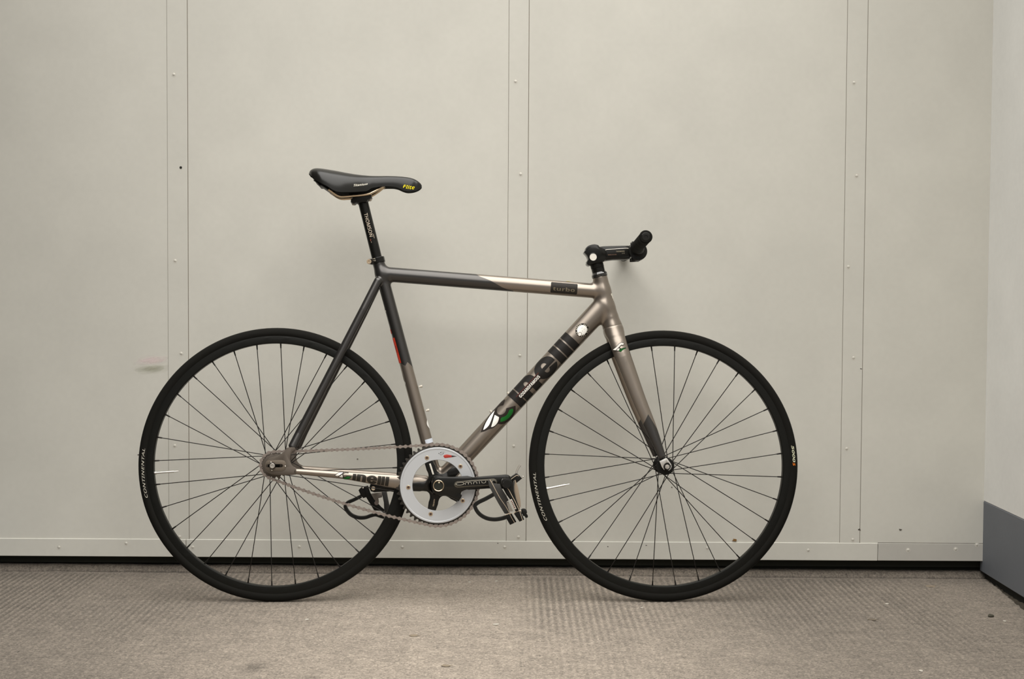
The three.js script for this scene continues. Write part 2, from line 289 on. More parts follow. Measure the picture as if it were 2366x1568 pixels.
// ── wheels
function wheel(name, centre, rearHub) {
  const w = group(name, bike, rearHub ? 'driven wheel with sprocket and chain' : 'steered wheel in the fork'); w.position.copy(centre);
  const tyre = [], tr = 0.0125, tc = 0.3225;
  for (let i = 0; i <= 28; i++) { const a = (-0.5 + i / 28) * 2 * 2.35; tyre.push([tc + tr * Math.cos(a) , tr * Math.sin(a)]); }
  part('tyre', turned(tyre, V(0, 0), 160), M.rubber, w);
  // the smooth tread band stands a hair proud of the sidewalls
  const tread = []; for (let i = 0; i <= 12; i++) { const a = (-0.5 + i / 12) * 2 * 0.75; tread.push([tc + (tr + 0.0003 - 0.0003 * Math.pow(Math.abs(a) / 0.75, 6)) * Math.cos(a), (tr + 0.0003) * Math.sin(a)]); }
  part('tread', turned(tread, V(0, 0), 160), M.tread, w);
  const rimP = [[0.3165, 0.0098], [0.3120, 0.0108], [0.3105, 0.0110], [0.2990, 0.0102], [0.2972, 0.0080], [0.2964, 0.004], [0.2962, 0], [0.2964, -0.004], [0.2972, -0.0080], [0.2990, -0.0102], [0.3105, -0.0110], [0.3120, -0.0108], [0.3165, -0.0098]];
  part('rim', turned(rimP.reverse(), V(0, 0), 160), M.rim, w);
  const th0 = (rearHub ? 178.55 : 5.95) * RAD, fr = rearHub ? 0.0213 : 0.0182, fz = rearHub ? 0.030 : 0.033;
  for (let k = 0; k < 32; k++) {
    const a = th0 - k * 11.25 * RAD, near = k % 2, plus = Math.floor(k / 2) % 2, b = a + (plus ? 1 : -1) * 67.5 * RAD;
    const p = V(0.2963 * Math.cos(a), 0.2963 * Math.sin(a), near ? 0.0015 : -0.0015), h = V(fr * Math.cos(b), fr * Math.sin(b), (near ? 1 : -1) * (fz + (k % 4 < 2 ? 0.0016 : -0.0016)));
    const d = h.clone().sub(p).normalize(), q = p.clone().addScaledVector(d, 0.011);
    part('spoke', [cyl(p.clone().addScaledVector(d, 0.010), h, 0.00105, 0.00105, 7), cyl(p.clone().addScaledVector(d, -0.002), q, 0.0021, 0.0016, 8)], M.spoke, w);
  }
  const hub = rearHub
    ? [[0.0045, -0.058], [0.009, -0.052], [0.010, -0.034], [0.0255, -0.0325], [0.0255, -0.0275], [0.0145, -0.024], [0.0135, 0], [0.0145, 0.024], [0.0255, 0.0275], [0.0255, 0.0325], [0.017, 0.034], [0.017, 0.042], [0.009, 0.050], [0.0045, 0.056]]
    : [[0.0045, -0.050], [0.0105, -0.047], [0.0115, -0.037], [0.0215, -0.0355], [0.0215, -0.031], [0.0125, -0.026], [0.0105, 0], [0.0125, 0.026], [0.0215, 0.031], [0.0215, 0.0355], [0.0115, 0.037], [0.0105, 0.047], [0.0045, 0.050]];
  part('hub', turned(hub.reverse(), V(0, 0), 40), M.satin, w);
  const va = (rearHub ? 184.3 : 191.3) * RAD, vd = V(-Math.cos(va), -Math.sin(va)), v0 = V(0.2965 * Math.cos(va), 0.2965 * Math.sin(va));
  const at = (s) => v0.clone().addScaledVector(vd, s);
  part('valve', [cyl(at(-0.003), at(0.005), 0.0042, 0.0040, 6), cyl(at(0.004), at(0.047), 0.0026, 0.0026, 10), cyl(at(0.047), at(0.058), 0.0016, 0.0012, 8)], M.alloy, w, 'pale metal valve stem');
  return w;
}
const rearWheel = wheel('wheel', RA, true), frontWheel = wheel('wheel', FA, false);
function tyrePrint(w, a0, a1, r0, r1, tex, label) {                  // lettering on the drive-side sidewall
  const NA = 48, NR = 4, pos = [], uv = [], idx = [];
  for (let i = 0; i <= NA; i++) for (let j = 0; j <= NR; j++) {
    const a = (a0 + (a1 - a0) * i / NA) * RAD, r = r0 + (r1 - r0) * j / NR, dr = r - 0.3225, z = Math.sqrt(0.0129 ** 2 - dr * dr) + 0.0002;
    pos.push(r * Math.cos(a), r * Math.sin(a), z); uv.push(i / NA, j / NR);
  }
  for (let i = 0; i < NA; i++) for (let j = 0; j < NR; j++) { const a = i * (NR + 1) + j, b = a + NR + 1; idx.push(a, a + 1, b, b, a + 1, b + 1); }
  const g = new THREE.BufferGeometry(); g.setAttribute('position', new THREE.Float32BufferAttribute(pos, 3)); g.setAttribute('uv', new THREE.Float32BufferAttribute(uv, 2)); g.setIndex(idx); g.computeVertexNormals();
  part('lettering', g, print(tex, 0.7), w, label);
}
const wideText = (x, text, w, h, font, fill, sx = 0.97, sy = 1, dy = 0) => { x.save(); x.font = font; x.textBaseline = 'alphabetic'; x.fillStyle = fill; const m = x.measureText(text), th = (m.actualBoundingBoxAscent || 70) + (m.actualBoundingBoxDescent || 0); x.translate(w * (1 - sx) / 2, h * (0.5 + sy / 2) + dy); x.scale(w * sx / m.width, h * sy / th); x.fillText(text, 0, -(m.actualBoundingBoxDescent || 0)); x.restore(); };
const contiTex = drawn(1024, 88, (x, w, h) => wideText(x, 'CONTINENTAL', w, h, 'italic 90px sans-serif', '#bdb8ab', 0.98, 0.85));
tyrePrint(rearWheel, 195.4, 173.0, 0.3187, 0.3262, contiTex, 'pale brand lettering on the rear tyre');
tyrePrint(frontWheel, 205.6, 183.0, 0.3187, 0.3262, contiTex, 'pale brand lettering on the front tyre');
tyrePrint(frontWheel, 9.4, 0.2, 0.3205, 0.3275, drawn(512, 80, (x, w, h) => { x.save(); wideText(x, '5000', w * 0.82, h, 'italic bold 90px sans-serif', '#c9c8ac', 0.98, 0.95); x.translate(w * 0.82, 0); wideText(x, 'S', w * 0.18, h, 'italic bold 90px sans-serif', '#d8741c', 0.9, 0.95); x.restore(); }), 'pale and orange lettering on the front tyre');

// ── frame and fork as smooth-welded tubes: a distance field meshed with surface nets, then cut into its tubes
function tubeField(prims, blend) {
  const P = prims.map((p) => { const a = p.a, b = p.b, ab = b.clone().sub(a), L = ab.length(), t = ab.clone().divideScalar(L); let n = V(-t.y, t.x, 0); if (n.lengthSq() < 1e-6) n = V(1, 0, 0); n.normalize(); const m = t.clone().cross(n); return { ...p, L, t, n, m, ra: p.ra.length ? p.ra : [p.ra, p.ra], rb: p.rb === undefined ? (p.ra.length ? p.ra : [p.ra, p.ra]) : p.rb.length ? p.rb : [p.rb, p.rb] }; });
  const one = (p, x, y, z) => {
    const qx = x - p.a.x, qy = y - p.a.y, qz = z - p.a.z, s = qx * p.t.x + qy * p.t.y + qz * p.t.z, u = Math.min(1, Math.max(0, s / p.L));
    const dn = qx * p.n.x + qy * p.n.y + qz * p.n.z, dm = qx * p.m.x + qy * p.m.y + qz * p.m.z, ea = s - u * p.L;
    let rn = p.ra[0] + (p.rb[0] - p.ra[0]) * u, rm = p.ra[1] + (p.rb[1] - p.ra[1]) * u;
    if (p.prof) { let i = 0; while (i < p.prof.length - 2 && u > p.prof[i + 1][0]) i++; const [u0, r0] = p.prof[i], [u1, r1] = p.prof[i + 1]; rn = rm = r0 + (r1 - r0) * ss(0, 1, (u - u0) / (u1 - u0)); }
    const re = Math.min(rn, rm), e = p.flat ? 0 : ea / re;
    const k0 = Math.sqrt((dn / rn) ** 2 + (dm / rm) ** 2 + e * e), k1 = Math.sqrt((dn / rn / rn) ** 2 + (dm / rm / rm) ** 2 + (e / re) ** 2);
    const d = k0 < 1e-6 ? -re : k0 * (k0 - 1) / k1;
    if (!p.flat) return d;
    const cap = Math.max(-s, s - p.L), hh = Math.max(0.003 - Math.abs(d - cap), 0) / 0.003; return Math.max(d, cap) + hh * hh * 0.00075;
  };
  const chains = Object.values(P.reduce((o, p) => { (o[p.id] ??= []).push(p); return o; }, {}));
  const f = (x, y, z) => { let d = 1e3; for (const ch of chains) { let e = 1e3; for (const p of ch) { const q = one(p, x, y, z), kk = p.soft; if (kk) { const h = Math.max(kk - Math.abs(q - e), 0) / kk; e = Math.min(q, e) - h * h * kk / 4; } else e = Math.min(e, q); } const k = ch[0].k ?? blend, h = Math.max(k - Math.abs(d - e), 0) / k; d = Math.min(d, e) - h * h * k / 4; } return d; };
  const which = (x, y, z) => { let best = 1e9, id = ''; for (const p of P) { const e = one(p, x, y, z); if (e < best) { best = e; id = p.id; } } return id; };
  return { f, which };
}
function surfaceNets(f, lo, hi, c) {
  const n = [0, 1, 2].map((i) => Math.ceil((hi[i] - lo[i]) / c) + 1), [nx, ny, nz] = n, D = new Float32Array(nx * ny * nz), B = 6, half = B * c * 0.87 * 1.7;
  for (let k = 0; k < nz; k += B) for (let j = 0; j < ny; j += B) for (let i = 0; i < nx; i += B) {
    const d0 = f(lo[0] + (i + B / 2) * c, lo[1] + (j + B / 2) * c, lo[2] + (k + B / 2) * c), far = Math.abs(d0) > half;
    for (let kk = k; kk < Math.min(nz, k + B); kk++) for (let jj = j; jj < Math.min(ny, j + B); jj++) for (let ii = i; ii < Math.min(nx, i + B); ii++) D[ii + nx * (jj + ny * kk)] = far ? d0 : f(lo[0] + ii * c, lo[1] + jj * c, lo[2] + kk * c);
  }
  const id = new Int32Array(nx * ny * nz).fill(-1), pos = [], nor = [], idx = [], E = [[0, 1], [0, 2], [0, 4], [1, 3], [1, 5], [2, 3], [2, 6], [3, 7], [4, 5], [4, 6], [5, 7], [6, 7]];
  const grad = (p) => { const e = 0.0006, g = V(f(p.x + e, p.y, p.z) - f(p.x - e, p.y, p.z), f(p.x, p.y + e, p.z) - f(p.x, p.y - e, p.z), f(p.x, p.y, p.z + e) - f(p.x, p.y, p.z - e)).divideScalar(2 * e); return g; };
  for (let k = 0; k < nz - 1; k++) for (let j = 0; j < ny - 1; j++) for (let i = 0; i < nx - 1; i++) {
    const o = i + nx * (j + ny * k), v = []; let m = 0;
    for (let q = 0; q < 8; q++) { v[q] = D[o + (q & 1) + nx * ((q >> 1 & 1) + ny * (q >> 2))]; if (v[q] < 0) m |= 1 << q; }
    if (m === 0 || m === 255) continue;
    let s = 0; const a = V(0, 0, 0);
    for (const [p, q] of E) if ((m >> p & 1) !== (m >> q & 1)) { const t = v[p] / (v[p] - v[q]); a.x += (p & 1) + t * ((q & 1) - (p & 1)); a.y += (p >> 1 & 1) + t * ((q >> 1 & 1) - (p >> 1 & 1)); a.z += (p >> 2) + t * ((q >> 2) - (p >> 2)); s++; }
    a.divideScalar(s); const P = V(lo[0] + (i + a.x) * c, lo[1] + (j + a.y) * c, lo[2] + (k + a.z) * c);
    for (let it = 0; it < 2; it++) { const g = grad(P), l = g.lengthSq(); if (l > 0.05) { const mv = Math.max(-0.4 * c, Math.min(0.4 * c, -f(P.x, P.y, P.z) / Math.sqrt(l))); P.addScaledVector(g.divideScalar(Math.sqrt(l)), mv); } }
    const g = grad(P).normalize(); id[o] = pos.length / 3; pos.push(P.x, P.y, P.z); nor.push(g.x, g.y, g.z);
  }
  const st = [1, nx, nx * ny];
  for (let k = 1; k < nz - 1; k++) for (let j = 1; j < ny - 1; j++) for (let i = 1; i < nx - 1; i++) {
    const o = i + nx * (j + ny * k), s0 = D[o] < 0;
    for (let ax = 0; ax < 3; ax++) {
      if (s0 === D[o + st[ax]] < 0) continue;
      const u = st[(ax + 1) % 3], w = st[(ax + 2) % 3], a = id[o - u - w], b = id[o - w], e = id[o], d = id[o - u];
      if (a < 0 || b < 0 || e < 0 || d < 0) continue;
      s0 ? idx.push(a, b, e, a, e, d) : idx.push(a, e, b, a, d, e);
    }
  }
  return { pos, nor, idx };
}
const PX = -0.06, PY = 0.18, PW = 1.12, PH = 0.84;                   // the paint map lies along the frame's own side view
function cutInto({ pos, nor, idx }, which, names, mat, parent, labels = {}) {
  const lists = {};
  for (let i = 0; i < idx.length; i += 3) { let x = 0, y = 0, z = 0; for (let q = 0; q < 3; q++) { x += pos[3 * idx[i + q]] / 3; y += pos[3 * idx[i + q] + 1] / 3; z += pos[3 * idx[i + q] + 2] / 3; } (lists[which(x, y, z)] ??= []).push(idx[i], idx[i + 1], idx[i + 2]); }
  for (const [idn, list] of Object.entries(lists)) {
    const map = new Map(), P = [], N = [], U = [], I = [];
    for (const v of list) { let w = map.get(v); if (w === undefined) { w = map.size; map.set(v, w); P.push(pos[3 * v], pos[3 * v + 1], pos[3 * v + 2]); N.push(nor[3 * v], nor[3 * v + 1], nor[3 * v + 2]); U.push((pos[3 * v] - PX) / PW, (pos[3 * v + 1] - PY) / PH); } I.push(w); }
    const g = new THREE.BufferGeometry(); g.setAttribute('position', new THREE.Float32BufferAttribute(P, 3)); g.setAttribute('normal', new THREE.Float32BufferAttribute(N, 3)); g.setAttribute('uv', new THREE.Float32BufferAttribute(U, 2)); g.setIndex(I);
    part(names[idn] ?? idn, g, mat, parent, labels[idn]);
  }
}
const paintTex = drawn(2048, 1536, (x, w, h) => {
  const T = ([a, b]) => [(a - PX) / PW * w, (1 - (b - PY) / PH) * h];
  x.fillStyle = '#8f857a'; x.fillRect(0, 0, w, h);
  const rear = [[.4823, .8838], [.486, .8088], [.4967, .8008], [.5096, .7961], [.5246, .7898], [.5396, .7814], [.5524, .774], [.5653, .7693], [.5803, .7662], [.5911, .7454], [.3821, .7117], [.367, .5922], [.3439, .5558], [.3379, .5664], [.3309, .5781], [.324, .585], [.3202, .5876], [.3176, .5823], [.3155, .5785], [.3107, .5806], [.3054, .5843], [.3001, .5891], [.2824, .5406], [.1095, .3597], [-.0378, .357], [-.0844, .7296], [.1892, .8812]];
  const forkEnd = [[.8988, .437], [.9108, .4625], [.9257, .4389], [.9417, .4125], [1.0206, .4064], [1.0207, .3006], [.7868, .3], [.7969, .469], [.8799, .4567], [.8906, .4461]];
  for (const r of [rear, forkEnd]) poly(x, r.map(T), '#484644');
});
M.paint = new THREE.MeshPhysicalMaterial({ map: paintTex, metalness: 0.85, roughness: 0.32, clearcoat: 0.35, clearcoatRoughness: 0.22 });
const frame = group('frame', bike);
const stTop = V(.2465, .8338, 0), stMid = V(.2723, .7443, 0), bbc = BB.clone();
const ttA = V(.2568, .8056, 0), ttB = V(.8033, .7664, 0), dtA = V(.3975, .2873, 0), dtB = V(.8056, .7305, 0);
const htT = V(.7965, .8039, 0), htM = V(.8148, .7333, 0), htB = V(.8289, .6768, 0);
const fld = tubeField([
  { id: 'seat_tube', a: stTop, b: bbc, ra: 0.0150, flat: true },
  { id: 'top_tube', a: ttA, b: ttB, ra: [0.0183, 0.0160], rb: [0.0183, 0.0170] },
  { id: 'down_tube', a: dtA, b: dtB, ra: [0.0222, 0.0215], rb: [0.0262, 0.0220] },
  { id: 'head_tube', a: htT, b: htB, ra: 0.0185, flat: true, k: 0.012, prof: [[0, 0.0183], [0.5, 0.0187], [0.66, 0.0197], [0.82, 0.0216], [1, 0.0250]] },
  { id: 'bottom_bracket_shell', a: V(bbc.x, bbc.y, -0.034), b: V(bbc.x, bbc.y, 0.034), ra: 0.0215, flat: true },
  ...[1, -1].flatMap((s) => {
    const m = (v) => V(v.x, v.y, s * v.z), id = s > 0 ? '' : '_far';
    return [
      { id: 'seat_stay' + id, a: m(V(.2466, .7879, .0155)), b: m(V(.2123, .7166, .025)), ra: [0.0098, 0.008], rb: [0.0100, 0.008], k: 0.006 },
      { id: 'seat_stay' + id, a: m(V(.2123, .7166, .025)), b: m(V(.0609, .4122, .052)), ra: [0.0100, 0.008], rb: [0.0102, 0.008], k: 0.006 },
      { id: 'seat_stay' + id, a: m(V(.0609, .4122, .052)), b: m(V(.0464, .381, .059)), ra: [0.0102, 0.008], rb: [0.0105, 0.007], k: 0.006 },
      { id: 'chain_stay' + id, a: m(V(.0578, .3211, .062)), b: m(V(.1728, .3118, .054)), ra: [0.0072, 0.0075], rb: [0.0094, 0.009], k: 0.004 },
      { id: 'chain_stay' + id, a: m(V(.1728, .3118, .054)), b: m(V(.2989, .295, .038)), ra: [0.0094, 0.009], rb: [0.0170, 0.008], k: 0.004 },
      { id: 'chain_stay' + id, a: m(V(.2989, .295, .038)), b: m(V(.3693, .2888, .024)), ra: [0.0170, 0.008], rb: [0.0180, 0.008], k: 0.006 },
    ];
  }),
], 0.011);
cutInto(surfaceNets(fld.f, [-0.03, 0.24, -0.078], [0.90, 0.88, 0.078], 0.0022), fld.which, { seat_stay_far: 'seat_stay', chain_stay_far: 'chain_stay' }, M.paint, frame, { seat_tube: 'seat tube, dark grey above and silver below', top_tube: 'top tube fading from dark grey to silver', down_tube: 'silver down tube' });
// track dropouts: thick plates with an open slot
{
  const outline = [[.0325, .3774], [.0307, .3737], [.0275, .3686], [.021, .3642], [.013, .3598], [.0014, .3561], [-.0073, .3537], [-.0131, .3494], [-.0181, .3421], [-.0202, .3348], [-.0201, .3282], [-.0175, .3217], [-.0112, .3173], [-.001, .3133], [.0136, .3123], [.0274, .3123], [.0449, .3124], [.0551, .3135], [.0616, .3168], [.063, .3219], [.0615, .327], [.0549, .3299], [.0491, .3332], [.045, .3379], [.0424, .3445], [.0414, .3504], [.0415, .3555], [.0433, .3621], [.0469, .3679], [.0516, .3723], [.0544, .3753], [.0522, .3789], [.0435, .3796], [.0369, .3785]];
  const slotL = [[-.0137, .3385], [.0206, .3392], [.0239, .3382], [.0253, .3349], [.0239, .3317], [.0207, .3305], [-.0136, .3304], [-.0154, .3319], [-.0158, .3348], [-.0153, .3374]];
  const recess = [[-.0111, .3485], [.0209, .3486], [.0282, .3468], [.0319, .3417], [.0327, .3337], [.0302, .3264], [.0241, .3223], [-.0108, .3219], [-.016, .3255], [-.0179, .335], [-.0162, .3445]];
  for (const s of [1, -1]) {
    part('dropout', s > 0 ? plate(outline, 0.0595, 0.0665, 0.0012, [slotL]) : plate(outline, -0.0665, -0.0595, 0.0012, [slotL]), M.bronze, frame, 'rough bronze grey dropout plate');
  }
  part('dropout_insert', plate(recess, 0.0667, 0.0675, 0.0003, [slotL.map(([a, b]) => [a, b])]), std([0.14, 0.113, 0.086], 0.5, 0.55), frame, 'bronze slot facing');
  const c = RA, nut = M.satin;
  part('axle_nut', turned([[0.0001, 0.0675], [0.0072, 0.0675], [0.0078, 0.0695], [0.0070, 0.072], [0.0052, 0.0722]].reverse(), c, 24), nut, frame);
  part('axle_bolt', turned([[0.0062, 0.070], [0.0064, 0.0752], [0.0056, 0.0762], [0.0034, 0.0763], [0.0030, 0.0735], [0.0001, 0.0735]], c, 24), M.steel, frame, 'bright axle bolt');
  for (const q of [[-.0043, .3426], [.0303, .3334], [-.0019, .324]]) part('steel_dot', new THREE.SphereGeometry(0.0019, 10, 8).scale(1, 1, 0.5).translate(q[0], q[1], 0.0678), M.steel, frame);  // small steel-coloured dots on the slot facing
}
// bottle bosses
for (const [p, d] of [[V(.5305, .4634, .004), V(-0.72, 0.69)], [V(.5731, .5091, .004), V(-0.72, 0.69)], [V(.3495, .5267, .004), V(0.96, 0.25)], [V(.367, .468, .004), V(0.96, 0.25)]]) { d.normalize(); part('bottle_boss', [cyl(p, p.clone().addScaledVector(d, 0.0045), 0.0026, 0.0024, 12), cyl(p.clone().addScaledVector(d, 0.004), p.clone().addScaledVector(d, 0.0080), 0.0036, 0.0030, 14)], M.cream, frame, 'pale bottle cage screw'); }

// ── fork
const fork = group('fork', bike);
{
  const ax = htB.clone().sub(htT).normalize();
  const prim = [{ id: 'fork_crown', a: htB.clone().addScaledVector(ax, 0.0006), b: htB.clone().addScaledVector(ax, 0.013), ra: [0.0232, 0.0232], rb: [0.0222, 0.0240] }];
  prim[0].flat = true;
  for (const s of [1, -1]) {
    const m = (v) => V(v.x, v.y, s * v.z), id = s > 0 ? 'fork_blade' : 'fork_blade_far';
    const key = [[V(.8315, .6681, .012), 0.0212, 0.014], [V(.8387, .6419, .025), 0.0214, 0.0125], [V(.8474, .6128, .034), 0.0206, 0.0105], [V(.8599, .5787, .0375), 0.0196, 0.0097], [V(.8735, .5415, .0405), 0.0184, 0.009], [V(.8933, .4895, .0445), 0.0166, 0.0085], [V(.9159, .4356, .048), 0.0146, 0.008], [V(.932, .3945, .0515), 0.0118, 0.007], [V(.9465, .3566, .054), 0.0088, 0.006]];
    const path = new THREE.CatmullRomCurve3(key.map((k) => k[0]), false, 'centripetal'), NB = 28, pts = [];
    for (let i = 0; i <= NB; i++) { const u = i / NB * (key.length - 1), j = Math.min(key.length - 2, Math.floor(u)), t = u - j; pts.push([path.getPoint(i / NB), key[j][1] + (key[j + 1][1] - key[j][1]) * t, key[j][2] + (key[j + 1][2] - key[j][2]) * t]); }
    for (let i = 0; i < NB; i++) prim.push({ id, a: m(pts[i][0]), b: m(pts[i + 1][0]), ra: [pts[i][1], pts[i][2]], rb: [pts[i + 1][1], pts[i + 1][2]], k: 0.016, flat: i === NB - 1 });
  }
  const f = tubeField(prim, 0.012);
  cutInto(surfaceNets(f.f, [0.78, 0.30, -0.075], [1.0, 0.70, 0.075], 0.0022), f.which, { fork_blade_far: 'fork_blade' }, M.paint, fork, { fork_blade: 'silver fork blade with dark grey tip' });
  const tip = [[.9385, .3484], [.9548, .3562], [.9578, .3541], [.9636, .3461], [.9673, .3407], [.9684, .336], [.967, .3306], [.9636, .3266], [.9596, .3252], [.9609, .3279], [.9653, .3313], [.9663, .336], [.965, .3414], [.9602, .3447], [.9548, .3444], [.9501, .3407], [.9484, .3353], [.9501, .3292], [.9508, .3259], [.9474, .3299], [.9443, .3339], [.9419, .34]];
  for (const s of [1, -1]) part('fork_tip', s > 0 ? plate(tip, 0.0515, 0.0575, 0.0008) : plate(tip, -0.0575, -0.0515, 0.0008), M.alloy, fork, 'bare metal fork end');
  for (const s of [1, -1]) {
    const z = (v) => s * v;
    part('axle_nut', cyl(V(FA.x, FA.y, z(0.056)), V(FA.x, FA.y, z(0.0595)), 0.0088, 0.0084, 24), M.satin, fork);
    part('axle_bolt', [cyl(V(FA.x, FA.y, z(0.058)), V(FA.x, FA.y, z(0.0645)), 0.0064, 0.0060, 6), cyl(V(FA.x, FA.y, z(0.064)), V(FA.x, FA.y, z(0.0665)), 0.0035, 0.0032, 12)], M.steel, fork, 'bright axle bolt');
  }
}

// ── prints on the tubes
function tubePrint(name, A, B, ra, rb, s0, s1, tex, label, parent = frame, bulge = null, phi0 = -78, phi1 = 78, mat) {   // a thin film wrapped round the drive side of a tube
  const t = B.clone().sub(A), n = V(-t.y, t.x, 0).normalize(); if (n.y < 0 || (Math.abs(n.y) < 0.3 && n.x > 0)) n.negate();
  const m = V(0, 0, 1).addScaledVector(t.clone().normalize(), -t.clone().normalize().z).normalize();
  const NS = 24, NP = 24, pos = [], uv = [], idx = [];
  for (let i = 0; i <= NS; i++) for (let j = 0; j <= NP; j++) {
    const s = s0 + (s1 - s0) * i / NS, f = (phi0 + (phi1 - phi0) * j / NP) * RAD, r = ra + (rb - ra) * s, c = A.clone().addScaledVector(t, s);
    c.addScaledVector(n, (r + 0.0007) * Math.sin(f)).addScaledVector(m, ((bulge ? bulge[0] + (bulge[1] - bulge[0]) * s : r) + 0.0007) * Math.cos(f));
    pos.push(c.x, c.y, c.z); uv.push(i / NS, 0.5 + 0.5 * Math.sin(f));
  }
  for (let i = 0; i < NS; i++) for (let j = 0; j < NP; j++) { const a = i * (NP + 1) + j, b = a + NP + 1; idx.push(a, b, a + 1, a + 1, b, b + 1); }
  const g = new THREE.BufferGeometry(); g.setAttribute('position', new THREE.Float32BufferAttribute(pos, 3)); g.setAttribute('uv', new THREE.Float32BufferAttribute(uv, 2)); g.setIndex(idx); g.computeVertexNormals();
  return part(name, g, mat ?? print(tex, 0.42, 0.1), parent, label);
}
const INK = '#211f1d';
// block lower-case letters; each is drawn in a box w wide and 1 high, y down
const glyph = {
  bar: (x, w) => x.rect(0, 0, w, 1),
  n: (x, w) => { x.moveTo(0, 0); x.lineTo(w * 0.55, 0); x.quadraticCurveTo(w, 0, w, 0.42); x.lineTo(w, 1); x.lineTo(w * 0.60, 1); x.lineTo(w * 0.60, 0.36); x.bezierCurveTo(w * 0.60, 0.14, w * 0.40, 0.14, w * 0.40, 0.36); x.lineTo(w * 0.40, 1); x.lineTo(0, 1); x.closePath(); },
  e: (x, w) => { x.moveTo(w, 0.58); x.lineTo(w, 0.44); x.bezierCurveTo(w, -0.145, 0, -0.145, 0, 0.48); x.bezierCurveTo(0, 1.12, w * 0.92, 1.16, w, 0.68); x.lineTo(w * 0.62, 0.62); x.bezierCurveTo(w * 0.56, 0.86, w * 0.36, 0.80, w * 0.38, 0.58); x.closePath(); x.moveTo(w * 0.38, 0.40); x.bezierCurveTo(w * 0.40, 0.16, w * 0.62, 0.16, w * 0.64, 0.40); x.closePath(); },
};
const letter = (x, k, x0, x1, y0, y1, fill = INK) => { x.save(); x.translate(x0, y0); x.scale(1, y1 - y0); x.beginPath(); glyph[k](x, x1 - x0); x.fillStyle = fill; x.fill('evenodd'); x.restore(); };
function wingedC(x, lw, edge = '#2c2622') {                          // the winged C, in a box 100 wide, 48 high, tail at the left
  x.lineJoin = 'round';
  const wing1 = () => { x.beginPath(); x.moveTo(2, 30); x.bezierCurveTo(14, 12, 24, 4, 40, 2); x.lineTo(52, 3); x.bezierCurveTo(40, 12, 34, 26, 22, 34); x.bezierCurveTo(16, 37, 8, 37, 2, 30); x.closePath(); };
  const wing2 = () => { x.beginPath(); x.moveTo(24, 36); x.bezierCurveTo(34, 30, 38, 20, 46, 14); x.bezierCurveTo(46, 24, 50, 30, 55, 34); x.bezierCurveTo(46, 42, 34, 44, 24, 36); x.closePath(); };
  const green = () => { x.beginPath(); x.moveTo(52, 37); x.bezierCurveTo(60, 36, 68, 32, 72, 25); x.lineTo(98, 24); x.bezierCurveTo(92, 40, 78, 49, 56, 46); x.bezierCurveTo(52, 44, 50, 41, 52, 37); x.closePath(); };
  const arc = () => { x.beginPath(); x.moveTo(80, 3); x.bezierCurveTo(66, 2, 54, 2, 49, 12); x.bezierCurveTo(46, 20, 48, 30, 54, 36); };
  for (const [p, c] of [[wing1, '#f3f0e8'], [wing2, '#ebe9e2'], [green, '#1f6a2c']]) { p(); x.fillStyle = c; x.fill(); x.strokeStyle = edge; x.lineWidth = lw; x.stroke(); }
  arc(); x.strokeStyle = edge; x.lineWidth = lw * 1.1; x.stroke();
}
